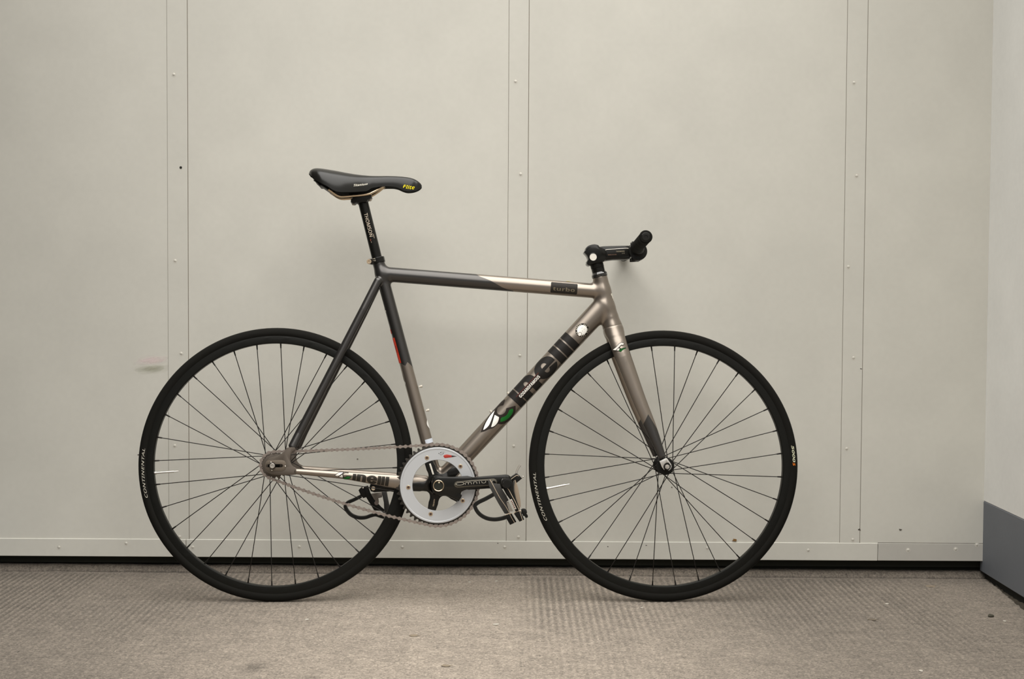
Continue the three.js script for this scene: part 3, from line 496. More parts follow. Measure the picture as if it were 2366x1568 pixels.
{
  // down tube, laid out along its axis: 50…370 units long, 48 across
  const A = V(.4691, .3648, 0), B = V(.7937, .7172, 0), S = (s) => s / 446, K = 6, w = 320 * K, h = 48 * K;
  const tex = drawn(w, h, (x) => {
    const X = (s) => (s - 50) * K, Y = (n) => (n + 24) * K;
    for (const [k, a, b] of [['bar', 160, 178], ['n', 181, 232.5], ['e', 236.5, 293], ['bar', 297, 315], ['bar', 318.2, 336.6], ['bar', 339.8, 357.8]]) letter(x, k, X(a), X(b), k === 'e' ? Y(-24) : 0, Y(k === 'e' ? 21 : 20.5));
  });
  tubePrint('lettering', A, B, 0.0231, 0.0259, S(50), S(370), tex, 'dark block lettering on the down tube', frame, [0.0216, 0.0219]);
  const logo = drawn(1000, 440, (x) => { const T = (a, b) => [(a - 50) / 115 * 1000, (b + 24) / 48 * 440];
    // read off along the tube: s along, n across
    const curve = (list, fill) => { const L = list.map(([a, b]) => T(a, b)), n = L.length; x.beginPath(); for (let i = 0; i < n; i++) { const p = L[i], q = L[(i + 1) % n], m = [(p[0] + q[0]) / 2, (p[1] + q[1]) / 2]; if (!i) x.moveTo(...m); else x.quadraticCurveTo(p[0], p[1], m[0], m[1]); } const p = L[0], q = L[1]; x.quadraticCurveTo(p[0], p[1], (p[0] + q[0]) / 2, (p[1] + q[1]) / 2); x.closePath(); x.fillStyle = fill; x.fill(); };
    curve([[55.7222, -10.9346], [55.9745, -10.9239], [67.9593, -16.3553], [83.3128, -20.7588], [99.8744, -23.8472], [116.9329, -23.7548], [122.6905, -25.4062], [130.9178, -25.6888], [139.6954, -24.0521], [147.8155, -21.8115], [148.7712, -20.5071], [147.9821, -19.7822], [136.3919, -14.7133], [135.8873, -14.7347], [131.5827, -19.0251], [125.657, -20.8566], [120.4362, -19.9408], [115.4707, -16.1072], [112.9144, -10.9707], [114.2637, -5.5419], [118.2166, -1.8983], [124.1423, -.0669], [129.5443, -.7854], [133.4363, -3.1479], [135.4587, -4.6419], [136.0842, -4.4889], [154.1637, 7.2746], [154.2631, 7.9107], [146.9868, 15.5642], [137.1628, 20.7081], [125.0972, 22.0916], [112.8635, 19.9923], [103.2602, 15.4769], [98.1528, 9.2566], [96.7231, 5.7202], [88.4959, 6.0028], [80.9798, 4.4197], [74.5573, -.5925], [71.1548, -2.3169], [63.3635, -4.8595], [55.9531, -10.4193]], '#2a2420');
    curve([[63.5227, -10.0979], [65.4634, -11.1529], [72.9521, -14.8794], [85.1249, -18.7861], [99.7673, -21.324], [113.1618, -21.2608], [114.4341, -21.4596], [113.1403, -20.7562], [106.5722, -17.8754], [95.3055, -12.9823], [85.6559, -8.9684], [78.9387, -7.0419], [71.3691, -7.3633], [65.1146, -8.8928]], '#f6f3ec');
    curve([[80.3163, -.7904], [81.7309, -1.3622], [90.8972, -5.9021], [105.5123, -13.7496], [106.7846, -13.9483], [108.0628, -8.3329], [109.3732, -3.4746], [109.2095, -2.5968], [105.1646, .3912], [98.3939, 3.5793], [90.4686, 4.1907], [84.2142, 2.6613]], '#f0ede6');
    curve([[103.2299, 7.2604], [104.2713, 6.5463], [108.8423, 3.0751], [112.933, 1.9849], [117.8952, 5.6713], [125.0825, 7.5563], [132.1017, 5.9586], [137.6605, 3.0349], [144.707, 6.7466], [145.048, 7.6458], [143.7679, 11.0039], [136.7731, 15.0041], [125.9691, 16.4412], [115.9298, 14.751], [108.7961, 11.6043]], '#1d6a29');
  });
  tubePrint('emblem', A, B, 0.0231, 0.0259, S(50), S(165), logo, 'white and green winged letter emblem', frame, [0.0216, 0.0219], -82, 82);
  const strip = drawn(900, 160, (x, ww, hh) => { x.fillStyle = '#4a211a'; x.fillRect(0, 0, ww, hh); x.fillStyle = '#1d1713'; x.fillRect(0, 22, ww, hh - 22); x.save(); x.translate(60, 40); wideText(x, 'GODANDFAMOUS', ww - 110, 84, 'bold 90px sans-serif', '#f6f2ea', 1, 1); x.restore(); });
  const st = tubePrint('sticker', A, B, 0.0234, 0.0262, S(170), S(246), null, 'black sticker with white capital letters', frame, [0.0219, 0.0222], -18, 16, print(strip, 0.4));
  const u = st.geometry.attributes.uv; for (let i = 0; i < u.count; i++) u.setY(i, (u.getY(i) - 0.345) / (0.638 - 0.345));
  // round badge
  const badge = drawn(320, 320, (x) => { x.translate(160, 160); x.beginPath(); x.arc(0, 0, 158, 0, 7); x.fillStyle = '#28231c'; x.fill(); x.save(); x.fillStyle = '#e9e4d2'; x.font = 'bold 34px sans-serif'; x.textAlign = 'center'; for (let k = 0; k < 22; k++) { if (k % 4 === 3) continue; x.save(); x.rotate(k / 22 * 6.283); x.fillRect(-7, -148, 13, 24); x.restore(); } x.restore(); x.beginPath(); x.arc(0, 0, 118, 0, 7); x.fillStyle = '#f5f3ec'; x.fill(); x.beginPath(); x.arc(-104, 28, 44, 0, 7); x.fillStyle = '#f5f3ec'; x.fill(); x.strokeStyle = '#54402c'; x.lineWidth = 9; x.stroke(); x.strokeStyle = '#8a877e'; x.lineWidth = 6; x.beginPath(); x.moveTo(18, -28); x.lineTo(44, -44); x.moveTo(-26, 34); x.lineTo(2, 12); x.moveTo(34, 30); x.lineTo(52, 16); x.stroke(); });
  // 33 units across, centred a little to the drive side of the axis
  const bg = tubePrint('badge', A, B, 0.0231, 0.0259, S(369.6), S(402.6), null, 'round white badge with black rim', frame, [0.0216, 0.0219], -41, 35, print(badge, 0.35));
  { const uu = bg.geometry.attributes.uv; let lo = 9, hi = -9; for (let i = 0; i < uu.count; i++) { lo = Math.min(lo, uu.getY(i)); hi = Math.max(hi, uu.getY(i)); } for (let i = 0; i < uu.count; i++) uu.setY(i, (uu.getY(i) - lo) / (hi - lo)); }
}
{
  // chain stay print, drive side
  const A = V(.1728, .3118, .054), B = V(.2989, .295, .038), s = (u) => (u - 797) / 121;
  const K = 10, w = 126 * K, h = 34 * K;
  const tex = drawn(w, h, (x) => {
    const X = (u) => (u - 772) * K;
    for (const [k, a, b] of [['bar', 814.5, 822.5], ['n', 823.8, 845.5], ['e', 847, 870.5], ['bar', 872, 880], ['bar', 880.9, 888.4], ['bar', 890, 898]]) letter(x, k, X(a), X(b), h * 0.20, h * (k === 'e' ? 0.93 : 0.90), '#2a2620');
    x.save(); x.translate(X(773), h * 0.10); x.scale(K * 0.39, h * 0.88 / 48); wingedC(x, 3.2); x.restore();
  });
  tubePrint('lettering', A, B, 0.0094, 0.0170, s(772), s(898), tex, 'dark block lettering with winged emblem on the chain stay', frame, [0.0094, 0.0084], -80, 80);
}
{
  // top tube plate
  const A = V(.6608, .7769, 0), B = V(.7687, .769, 0);
  const tex = drawn(640, 232, (x, w, h) => { x.fillStyle = '#2b2722'; x.beginPath(); x.roundRect(6, 6, w - 12, h - 12, 22); x.fill(); x.save(); x.translate(55, 100); wideText(x, 'turbo', w - 110, 80, 'bold 90px sans-serif', '#6b6250', 1, 1); x.restore(); });
  const st = tubePrint('sticker', A, B, 0.0183, 0.0183, 0.11, 0.735, null, 'black rounded plate sticker with dull capital letters', frame, [0.0163, 0.0168], -50, 43, print(tex, 0.5));
  const u = st.geometry.attributes.uv; let lo = 9, hi = -9; for (let i = 0; i < u.count; i++) { lo = Math.min(lo, u.getY(i)); hi = Math.max(hi, u.getY(i)); } for (let i = 0; i < u.count; i++) u.setY(i, (u.getY(i) - lo) / (hi - lo));
  const yl = tubePrint('sticker', A, B, 0.0183, 0.0183, 0.47, 0.56, null, 'tiny yellow sticker', frame, [0.0163, 0.0168], 74, 100, std([0.75, 0.62, 0.03], 0.5));
}
{
  // seat tube stickers and flaked decals, seen edge-on round the tube
  const A = stTop, B = bbc, S = (v) => (v - 606.5) / 511, bits = [
    [778, 836, -84, -38, [0.62, 0.045, 0.016], 'red sticker with small dark print'], [758, 768, -86, -58, [0.55, 0.05, 0.02], 'red sticker remnant'],
    [709, 718, -86, -42, [0.78, 0.76, 0.68], 'white flake of torn sticker'], [858, 886, -86, -48, [0.78, 0.76, 0.70], 'white torn sticker'],
    [970, 996, 50, 88, [0.80, 0.79, 0.74], 'white oval sticker'], [1015, 1024.5, -10, 82, [0.62, 0.66, 0.72], 'pale blue label']];
  for (const [v0, v1, p0, p1, c, label] of bits) {
    // n of this tube points rearward-up, so angles run from the rear edge to the front edge
    const m = tubePrint('sticker', A, B, 0.0150, 0.0150, S(v0), S(v1), null, label, frame, null, -p1, -p0, std(c, 0.45));
    if (v0 === 858 || v0 === 709 || v0 === 970) { const p = m.geometry.attributes.position, u = m.geometry.attributes.uv; const s0 = u.getX(0); for (let i = 0; i <= 24; i++) for (let j = 0; j <= 24; j++) { const k = i * 25 + j, e = v0 === 970 ? Math.sin(Math.PI * i / 24) : 0.15 + 0.85 * (i / 24) * (0.75 + 0.25 * Math.sin(i * 0.55 + v0)); const rev = v0 === 970 ? j : 24 - j; const jj = v0 === 970 ? Math.round(j * e) : Math.round(24 - (24 - j) * e); const q = i * 25 + jj; m.userData.q ??= []; m.userData.q.push([k, p.getX(q), p.getY(q), p.getZ(q)]); } for (const [k, a, b, c2] of m.userData.q) p.setXYZ(k, a, b, c2); delete m.userData.q; m.geometry.computeVertexNormals(); }
  }
  const tiny = drawn(64, 256, (x, w, h) => { x.fillStyle = '#30100a'; for (let k = 0; k < 9; k++) x.fillRect(14 + (k % 2) * 12, 20 + k * 25, 22, 8 + (k % 3) * 5); });
  tubePrint('lettering', A, B, 0.0151, 0.0151, S(786), S(832), tiny, undefined, frame, null, 52, 78);
  // worn head badge on the front of the head tube
  for (const [a, b, p0, p1] of [[0.27, 0.36, 62, 88], [0.34, 0.41, 50, 78], [0.40, 0.47, 56, 86], [0.47, 0.53, 66, 88]]) tubePrint('badge', htT, htB, 0.0183, 0.0192, a, b, null, 'flaking cream head badge', frame, null, -p1, -p0, std([0.74, 0.70, 0.60], 0.5));
}
{
  // fork emblem
  const A = V(.8394, .6397, .028), B = V(.8474, .6128, .034), c = V(.8413, .6268, .045);
  const tex = drawn(400, 300, (x) => { const k = 2, Q = (L) => L.map(([a, b]) => [(a - 275) * k, (b - 292) * k]);
    const W = [[285, 405], [330, 368], [370, 320], [400, 306], [436, 314], [427, 336], [397, 335], [362, 370], [322, 410]], W2 = [[330, 412], [357, 384], [377, 386], [366, 415]], G = [[366, 417], [377, 396], [410, 386], [460, 376], [450, 405], [420, 424], [385, 428]];
    for (const L of [W, W2, G]) poly(x, Q(L), null, '#2c2622', 22);
    x.beginPath(); Q([[398, 336], [380, 352], [376, 374], [392, 388]]).forEach(([a, b], i) => i ? x.lineTo(a, b) : x.moveTo(a, b)); x.lineWidth = 12; x.stroke();
    poly(x, Q(W), '#f4f1ea'); poly(x, Q(W2), '#ebe8e0'); poly(x, Q(G), '#1b5a26'); });
  const g = new THREE.PlaneGeometry(0.036, 0.027, 12, 2), p = g.attributes.position;
  for (let i = 0; i < p.count; i++) p.setZ(i, -Math.pow(p.getX(i) / 0.0222, 2) * 0.0045);
  g.computeVertexNormals(); g.rotateY(0.05); g.translate(c.x, c.y, 0.0445);
  part('emblem', g, print(tex, 0.4), fork, 'small white and green winged emblem');
}

// ── headset, stem, bar
{
  const up = htT.clone().sub(htB).normalize(), at = (s) => htT.clone().addScaledVector(up, s);
  part('bearing_race', cyl(htB.clone().addScaledVector(up, 0.0016), htB.clone().addScaledVector(up, -0.0020), 0.0243, 0.0236, 48), M.gap, group('headset', bike));
  part('headset_cup', turned([[0.0195, -0.001], [0.0200, 0.001], [0.0200, 0.0055], [0.0178, 0.009], [0.0168, 0.0105], [0.001, 0.0105]].reverse(), htT, 36, up), std([0.010, 0.0095, 0.008], 0.12, 0.2, { clearcoat: 1, clearcoatRoughness: 0.08 }), bike.children[bike.children.length - 1]);
  const hs = bike.children[bike.children.length - 1];
  part('spacer', turned([[0.001, 0.0108], [0.0160, 0.0108], [0.0163, 0.0115], [0.0163, 0.0215], [0.001, 0.0220]].reverse(), htT, 36, up), M.black, hs);
  part('spacer', turned([[0.001, 0.0222], [0.0163, 0.0222], [0.0165, 0.023], [0.0165, 0.0335], [0.001, 0.034]].reverse(), htT, 36, up), M.satin, hs);
  const stem = group('stem', bike);
  const clampC = V(.8898, .8658, 0);
  // steerer clamp: a rounded lug with a window on the side
  const lug = smoothLoop([[.7601, .8728], [.7649, .8777], [.7726, .8811], [.7813, .8825], [.79, .8808], [.7939, .8765], [.7997, .8741], [.8075, .8694], [.8113, .8626], [.8104, .8549], [.8095, .8452], [.8037, .8389], [.796, .8369], [.7824, .8344], [.7766, .8324], [.7699, .8294], [.7651, .8308], [.7624, .8347], [.7636, .84], [.766, .8449], [.765, .8497], [.7626, .8545], [.7587, .8588], [.7558, .8622], [.7568, .8651], [.7596, .8675]], 140, 0.4);
  const win = [.778, .8504];
  part('steerer_clamp', plate(lug, -0.0195, 0.0195, 0.0022), M.black, stem);
  part('window_rim', turned([[0.0088, 0.0190], [0.0088, 0.0200], [0.0098, 0.0203], [0.0108, 0.0196]].reverse(), V(win[0], win[1], 0), 32), M.black, stem);
  part('clamp_window', new THREE.CylinderGeometry(0.0089, 0.0089, 0.001, 32).rotateX(Math.PI / 2).translate(win[0], win[1], 0.0193), std([0.80, 0.76, 0.68], 0.35, 0.2), stem, 'bright bare steerer showing through the round window');
  const ext = [[.7939, .877], [.8036, .8784], [.8229, .8794], [.8519, .8802], [.8664, .8805], [.8732, .8748], [.8733, .8535], [.8685, .8472], [.8568, .8452], [.8423, .8455], [.8278, .8449], [.8133, .8429], [.8056, .8413], [.7979, .8451], [.794, .8586]];
  part('extension', plate(ext, -0.0150, 0.0150, 0.0045), M.black, stem);
  const relief = [[.8088, .8688], [.8107, .8706], [.8637, .874], [.8676, .8732], [.868, .8694], [.8671, .8549], [.8599, .8539], [.8108, .852], [.8084, .8544]];
  part('relief_panel', plate(relief, 0.0146, 0.0156, 0.0004), M.satin, stem);
  const lip = hose([[.8073, .8657], [.8092, .8683], [.8116, .8695], [.8308, .8709], [.8501, .8724], [.8636, .8733], [.866, .8727]].map(([a, b]) => V(a, b, 0.0158)), 0.0007, 40, 6);
  part('relief_edge', lip, M.steel, stem, 'bright machined edge');
  const t = drawn(512, 128, (x) => { x.fillStyle = '#8f8672'; x.font = 'bold 42px sans-serif'; x.fillText('THOMSON', 210, 40); x.font = '30px sans-serif'; x.fillText('ELITE', 350, 84); x.fillStyle = '#8f6f5c'; x.font = '34px sans-serif'; x.fillText('MADE IN USA', 10, 108); });
  const tl = V(.8402, .8611, .0162), tg = new THREE.PlaneGeometry(0.052, 0.013); tg.rotateZ(0.055).translate(tl.x, tl.y, 0.0160);
  part('lettering', tg, print(t, 0.5), stem, 'small pale lettering');
  part('bar_clamp', [turned([[0.0126, -0.0225], [0.0168, -0.0225], [0.0222, -0.0215], [0.0228, -0.020], [0.0228, 0.020], [0.0222, 0.0215], [0.0168, 0.0225], [0.0126, 0.0225]], clampC, 40)], M.black, stem);
  for (const q of [[.881, .8865], [.8791, .8458]]) for (const z of [-0.014, 0.014]) part('clamp_bolt', [cyl(V(q[0] - 0.006, q[1], z), V(q[0] + 0.016, q[1] + 0.001, z), 0.0042, 0.0042, 12)], M.satin, stem);
  for (const z of [-0.012, 0.012]) { const q = [.7674, .8366]; part('steerer_bolt', cyl(V(q[0] - 0.004, q[1], z), V(q[0] + 0.012, q[1] + 0.002, z), 0.004, 0.004, 12), M.satin, stem); }
  const bar = group('handlebar', bike);
  const H = 0.2275, e = [V(.8818, .8792, .2275).x, V(.8818, .8792, .2275).y];
  const path = [[clampC.x, clampC.y, 0], [clampC.x, clampC.y, 0.026], [clampC.x + 0.0005, clampC.y + 0.004, 0.036], [e[0] + 0.001, e[1] - 0.0075, 0.052], [e[0] + 0.001, e[1] - 0.0045, 0.09], [e[0], e[1], H - 0.003]];
  const full = [...path.slice(1).reverse().map(([a, b, c]) => V(a, b, -c)), ...path.map(([a, b, c]) => V(a, b, c))];
  part('bar', hose(full, 0.0128, 140, 20), M.satin, bar);
  part('bar_sleeve', turned([[0.0120, -0.034], [0.0132, -0.030], [0.0132, 0.030], [0.0120, 0.034]].reverse(), clampC, 30), M.satin, bar);
  for (const s of [1, -1]) {
    const a = V(e[0] + 0.001, e[1] - 0.0065, s * 0.052), b = V(e[0], e[1], s * H), d = b.clone().sub(a), L = d.length(), pr = [[0.0108, 0]];
    for (let i = 0; i <= 60; i++) { const q = i / 60; pr.push([0.0146 + 0.0005 * Math.cos(q * 13 * 2 * Math.PI) + (q < 0.06 || q > 0.94 ? 0.0006 : 0), q * (L - 0.003)]); }
    pr.push([0.0142, L - 0.0008], [0.0120, L], [0.0112, L - 0.0006], [0.0108, L - 0.0006]);
    part('grip', turned(pr, a, 36, d), M.rubber, bar);
    part('end_plug', turned([[0.0112, L - 0.0006], [0.0090, L + 0.0004], [0.0040, L + 0.0008], [0.0036, L - 0.0006], [0.0001, L - 0.0006]], a, 24, d), M.satin, bar);
  }
}

// ── seat post, collar, saddle
{
  const post = group('seat_post', bike), A = V(.206, .9879, 0), B = V(.2437, .8407, 0), dir = B.clone().sub(A).normalize(), low = B.clone().addScaledVector(dir, 0.05);
  part('post_tube', [cyl(A, low, 0.01265, 0.01265, 36)], M.black, post);
  const t = drawn(900, 150, (x, w, h) => { x.save(); x.translate(10, 38); wideText(x, 'THOMSON', 720, 80, '90px sans-serif', '#cfc0ac', 1, 1); x.restore(); x.fillStyle = '#cfc0ac'; x.fillRect(650, 18, 130, 7); x.strokeStyle = '#b06a58'; x.lineWidth = 7; x.beginPath(); x.moveTo(770, 118); x.lineTo(800, 100); x.lineTo(815, 122); x.lineTo(845, 108); x.stroke(); x.fillStyle = '#cfc0ac'; x.fillRect(850, 104, 44, 7); });
  const PA = V(.206, .9879, 0), PB = V(.2437, .8407, 0);
  const st = tubePrint('lettering', PA, PB, 0.01265, 0.01265, 0.22, 0.72, t, 'pale lettering down the seat post', post, null, -38, 38);
  { const u = st.geometry.attributes.uv; let lo = 9, hi = -9; for (let i = 0; i < u.count; i++) { lo = Math.min(lo, u.getY(i)); hi = Math.max(hi, u.getY(i)); } for (let i = 0; i < u.count; i++) u.setY(i, 1 - (u.getY(i) - lo) / (hi - lo)); }
  const cl = [[.1713, 1.0009], [.1956, 1.0033], [.2262, 1.0049], [.2291, .9947], [.2263, .9908], [.22, .9882], [.2169, .9817], [.1937, .9794], [.1915, .9815], [.1852, .9772], [.1778, .9814], [.1784, .9888], [.183, .991], [.1777, .9963]];
  part('clamp_head', plate(cl, -0.021, 0.021, 0.0025), M.satin, post);
  const uc = [[.1828, 1.007], [.1955, 1.0131], [.2208, 1.0148], [.2272, 1.0091], [.2269, 1.0042], [.1829, 1.001]];
  part('rail_clamp', plate(uc, -0.021, 0.021, 0.002), M.satin, post);
  for (const [q, r] of [[[.1834, .9801], 0.0042], [[.2247, .9908], 0.0042]]) part('clamp_bolt', [cyl(V(q[0] - 0.0005, q[1] - 0.004, 0.002), V(q[0] + 0.001, q[1] + 0.012, 0.002), 0.0026, 0.0026, 10), new THREE.SphereGeometry(r, 14, 10).translate(q[0], q[1] - 0.001, 0.002)], M.cream, post, 'pale clamp bolt');

  const collar = group('seat_collar', bike), cA = V(.2435, .8456, 0), cB = V(.2467, .8327, 0), cd = cB.clone().sub(cA).normalize();
  part('band', turned([[0.0150, -0.0005], [0.0168, 0], [0.0172, 0.001], [0.0172, 0.0125], [0.0168, 0.0135], [0.0150, 0.0138]], cA, 40, cd), M.black, collar);
  const ear = [.2277, .8368];
  part('clamp_ear', [plate([[.2224, .8413], [.2456, .8447], [.2478, .8309], [.2309, .8282], [.2214, .8307], [.2193, .836]], -0.009, 0.013, 0.0015)], M.black, collar);
  const bo = [.2243, .8348];
  part('clamp_bolt', [turned([[0.0062, 0.012], [0.0062, 0.0155], [0.0055, 0.0168], [0.0030, 0.0170], [0.0026, 0.0140], [0.0001, 0.0140]], V(bo[0], bo[1], 0), 24)], M.gold, collar, 'bright clamp bolt');
  tubePrint('lettering', cA, cB, 0.0174, 0.0174, 0.0, 0.8, drawn(128, 64, (x) => { x.strokeStyle = '#c9c2b2'; x.lineWidth = 8; for (let k = 0; k < 6; k++) { x.beginPath(); x.moveTo(10 + k * 20, 8 + (k % 3) * 8); x.lineTo(24 + k * 18, 54 - (k % 2) * 14); x.stroke(); } }), 'worn silver print', collar, null, 15, 75);
}
{
  const saddle = group('saddle', bike);
  const topL = [[.0749, 1.0542], [.0775, 1.0589], [.0827, 1.0629], [.0918, 1.0648], [.1075, 1.0634], [.1233, 1.061], [.143, 1.0583], [.1627, 1.0548], [.1824, 1.0518], [.2021, 1.0497], [.2283, 1.0481], [.248, 1.0483], [.2678, 1.0488], [.2875, 1.0486], [.3072, 1.0475], [.3204, 1.0459], [.3309, 1.0434], [.3388, 1.0399], [.3455, 1.0353], [.3501, 1.0307], [.3521, 1.0272]];
  const botL = [[.0781, 1.0483], [.0807, 1.0431], [.086, 1.0379], [.0912, 1.0321], [.1003, 1.0263], [.1134, 1.0192], [.1238, 1.0141], [.1343, 1.0063], [.1447, 1.0012], [.1552, .9996], [.1759, 1.0009], [.1915, 1.0027], [.2045, 1.0044], [.2175, 1.0061], [.224, 1.0075], [.2255, 1.0145], [.2369, 1.0163], [.2499, 1.0191], [.2642, 1.0208], [.2825, 1.0205], [.2929, 1.0185], [.2995, 1.0153], [.306, 1.0121], [.3165, 1.0092], [.3321, 1.0105], [.3412, 1.0131], [.3477, 1.0164], [.3529, 1.0217]];
  const lerpAt = (L, x) => { for (let i = 0; i < L.length - 1; i++) if (x <= L[i + 1][0]) { const t = Math.max(0, (x - L[i][0]) / Math.max(1e-6, L[i + 1][0] - L[i][0])); return L[i][1] + (L[i + 1][1] - L[i][1]) * t; } return L[L.length - 1][1]; };
  const sm = (L, x) => { let q = 0, w = 0; for (let i = -6; i <= 6; i++) { const k = 1 - Math.abs(i) / 7, xx = Math.min(L[L.length - 1][0], Math.max(L[0][0], x + i * 0.0013 * Math.min(1, (x - L[0][0]) / 0.008, (L[L.length - 1][0] - x) / 0.008))); q += k * lerpAt(L, xx); w += k; } return q / w; };
  const xa = topL[0][0], xb = topL[topL.length - 1][0], len = xb - xa;
  const WK = [[0, 0.022], [0.02, 0.043], [0.06, 0.058], [0.14, 0.066], [0.26, 0.064], [0.38, 0.052], [0.50, 0.036], [0.62, 0.0255], [0.75, 0.021], [0.88, 0.0195], [0.95, 0.0165], [0.985, 0.010], [1, 0.0035]];
  const wAt = (t) => { let q = 0, n = 0; for (let k = -5; k <= 5; k++) { const u = Math.min(1, Math.max(0, t + k * 0.012 * Math.min(1, t / 0.06, (1 - t) / 0.06))); q += lerpAt(WK, u); n++; } return q / n; };
  const NX = 120, NC = 41, pos = [], idx = [];
  for (let i = 0; i <= NX; i++) {
    const t = i / NX, x = xa + len * (t < 0.06 ? t * t / 0.06 * 0.6 + t * 0.4 : t), w = wAt((x - xa) / len), T = sm(topL, x), Bm = Math.min(T - 0.0008, sm(botL, x));
    for (let j = 0; j < NC; j++) {
      const f = (j / (NC - 1) - 0.5) * Math.PI, s = Math.sin(f), c = Math.cos(f), ez = Math.sign(s) * Math.pow(Math.abs(s), 0.62);
      const flank = Math.pow(Math.max(0, c), 0.62 + 0.25 * (1 - t));
      pos.push(x, Bm + (T - Bm) * flank, w * ez);
    }
  }
  for (let i = 0; i < NX; i++) for (let j = 0; j < NC - 1; j++) { const a = i * NC + j, b = a + NC; idx.push(a, a + 1, b, b, a + 1, b + 1); }
  for (const i of [0, NX]) for (let j = 1; j < NC - 1; j++) i ? idx.push(i * NC, i * NC + j + 1, i * NC + j) : idx.push(0, j, j + 1);
  // underside
  const base = pos.length / 3;   // its own vertices, so the lower edge stays crisp
  for (let i = 0; i <= NX; i++) { const a = i * NC, b = a + NC - 1; for (const [k, q] of [[a, 0], [b, 1]]) pos.push(pos[3 * k], pos[3 * k + 1] + 0.001, pos[3 * k + 2] * 0.97); }
  const under = []; for (let i = 0; i < NX; i++) { const a = 2 * i; under.push(a, a + 2, a + 1, a + 1, a + 2, a + 3); }
  const ug = new THREE.BufferGeometry(); ug.setAttribute('position', new THREE.Float32BufferAttribute(pos.splice(3 * base), 3)); ug.setIndex(under); ug.computeVertexNormals();
  part('shell', ug, std([0.006, 0.006, 0.005], 0.9, 0, { specularIntensity: 0.15, side: THREE.DoubleSide }), saddle);
  const g = new THREE.BufferGeometry(); g.setAttribute('position', new THREE.Float32BufferAttribute(pos, 3)); g.setIndex(idx); g.computeVertexNormals();
  M.leather.side = THREE.DoubleSide;
  part('cover', g, M.leather, saddle);
  // rear shell lip below the cover
  part('shell_lip', plate(smoothLoop([[.0816, 1.0431], [.0921, 1.0366], [.1106, 1.0235], [.1264, 1.0145], [.1396, 1.0047], [.1357, 1.0024], [.1264, 1.0065], [.1146, 1.0143], [.1067, 1.0193], [.1014, 1.0197], [.0961, 1.0254], [.0902, 1.0306], [.0862, 1.0378]], 80, 0.4), -0.030, 0.030, 0.003), M.satin, saddle);
  for (const s of [1, -1]) {
    const m = (p) => V(p.x, p.y, s * p.z);
    part('rail', hose([V(.1241, 1.0108, .03), V(.1303, 1.0069, .028), V(.1417, .999, .024), V(.1522, .9949, .022), V(.167, .9952, .022), V(.2233, 1.0017, .022), V(.2318, 1.0057, .021), V(.2452, 1.0141, .016), V(.2609, 1.0248, .01), V(.2768, 1.0296, .008)].map(m), 0.0035, 90, 12), M.gold, saddle, 'bare titanium rail');
  }
  const surf = (x, t01) => { const t = (x - xa) / len, w = wAt(t), T = sm(topL, x), Bm = sm(botL, x), c = t01, y = Bm + (T - Bm) * Math.pow(c, 0.62 + 0.25 * (1 - t)), s = Math.sqrt(1 - c * c); return V(x, y, w * Math.pow(s, 0.62) + 0.0008); };
  const film = (name, px0, px1, c0, c1, tex, label) => { const NA = 16, NB = 4, P = [], U = [], I = []; for (let i = 0; i <= NA; i++) for (let j = 0; j <= NB; j++) { const v = surf(px0 + (px1 - px0) * i / NA, c0 + (c1 - c0) * j / NB); P.push(v.x, v.y, v.z); U.push(i / NA, j / NB); } for (let i = 0; i < NA; i++) for (let j = 0; j < NB; j++) { const a = i * (NB + 1) + j, b = a + NB + 1; I.push(a, b, a + 1, a + 1, b, b + 1); } const q = new THREE.BufferGeometry(); q.setAttribute('position', new THREE.Float32BufferAttribute(P, 3)); q.setAttribute('uv', new THREE.Float32BufferAttribute(U, 2)); q.setIndex(I); q.computeVertexNormals(); part(name, q, print(tex, 0.4), saddle, label); };
  film('lettering', [.1851, 1.0207][0], [.2205, 1.0225][0], 0.16, 0.34, drawn(400, 90, (x, w, h) => { x.save(); x.transform(1, -0.10, 0, 1, 0, 20); wideText(x, 'Titanium', w, h * 0.72, 'italic bold 90px sans-serif', '#d9d4c6', 0.96, 0.9); x.restore(); }), 'small white script');
  film('lettering', [.304, 1.0227][0], [.336, 1.0231][0], 0.02, 0.30, drawn(400, 130, (x, w, h) => { x.save(); x.transform(1, 0.04, -0.1, 1, 10, 8); wideText(x, 'Flite', w * 0.97, h * 0.8, 'italic bold 90px sans-serif', '#e0cf1c', 0.94, 0.9); x.restore(); }), 'yellow script on the saddle nose');
}

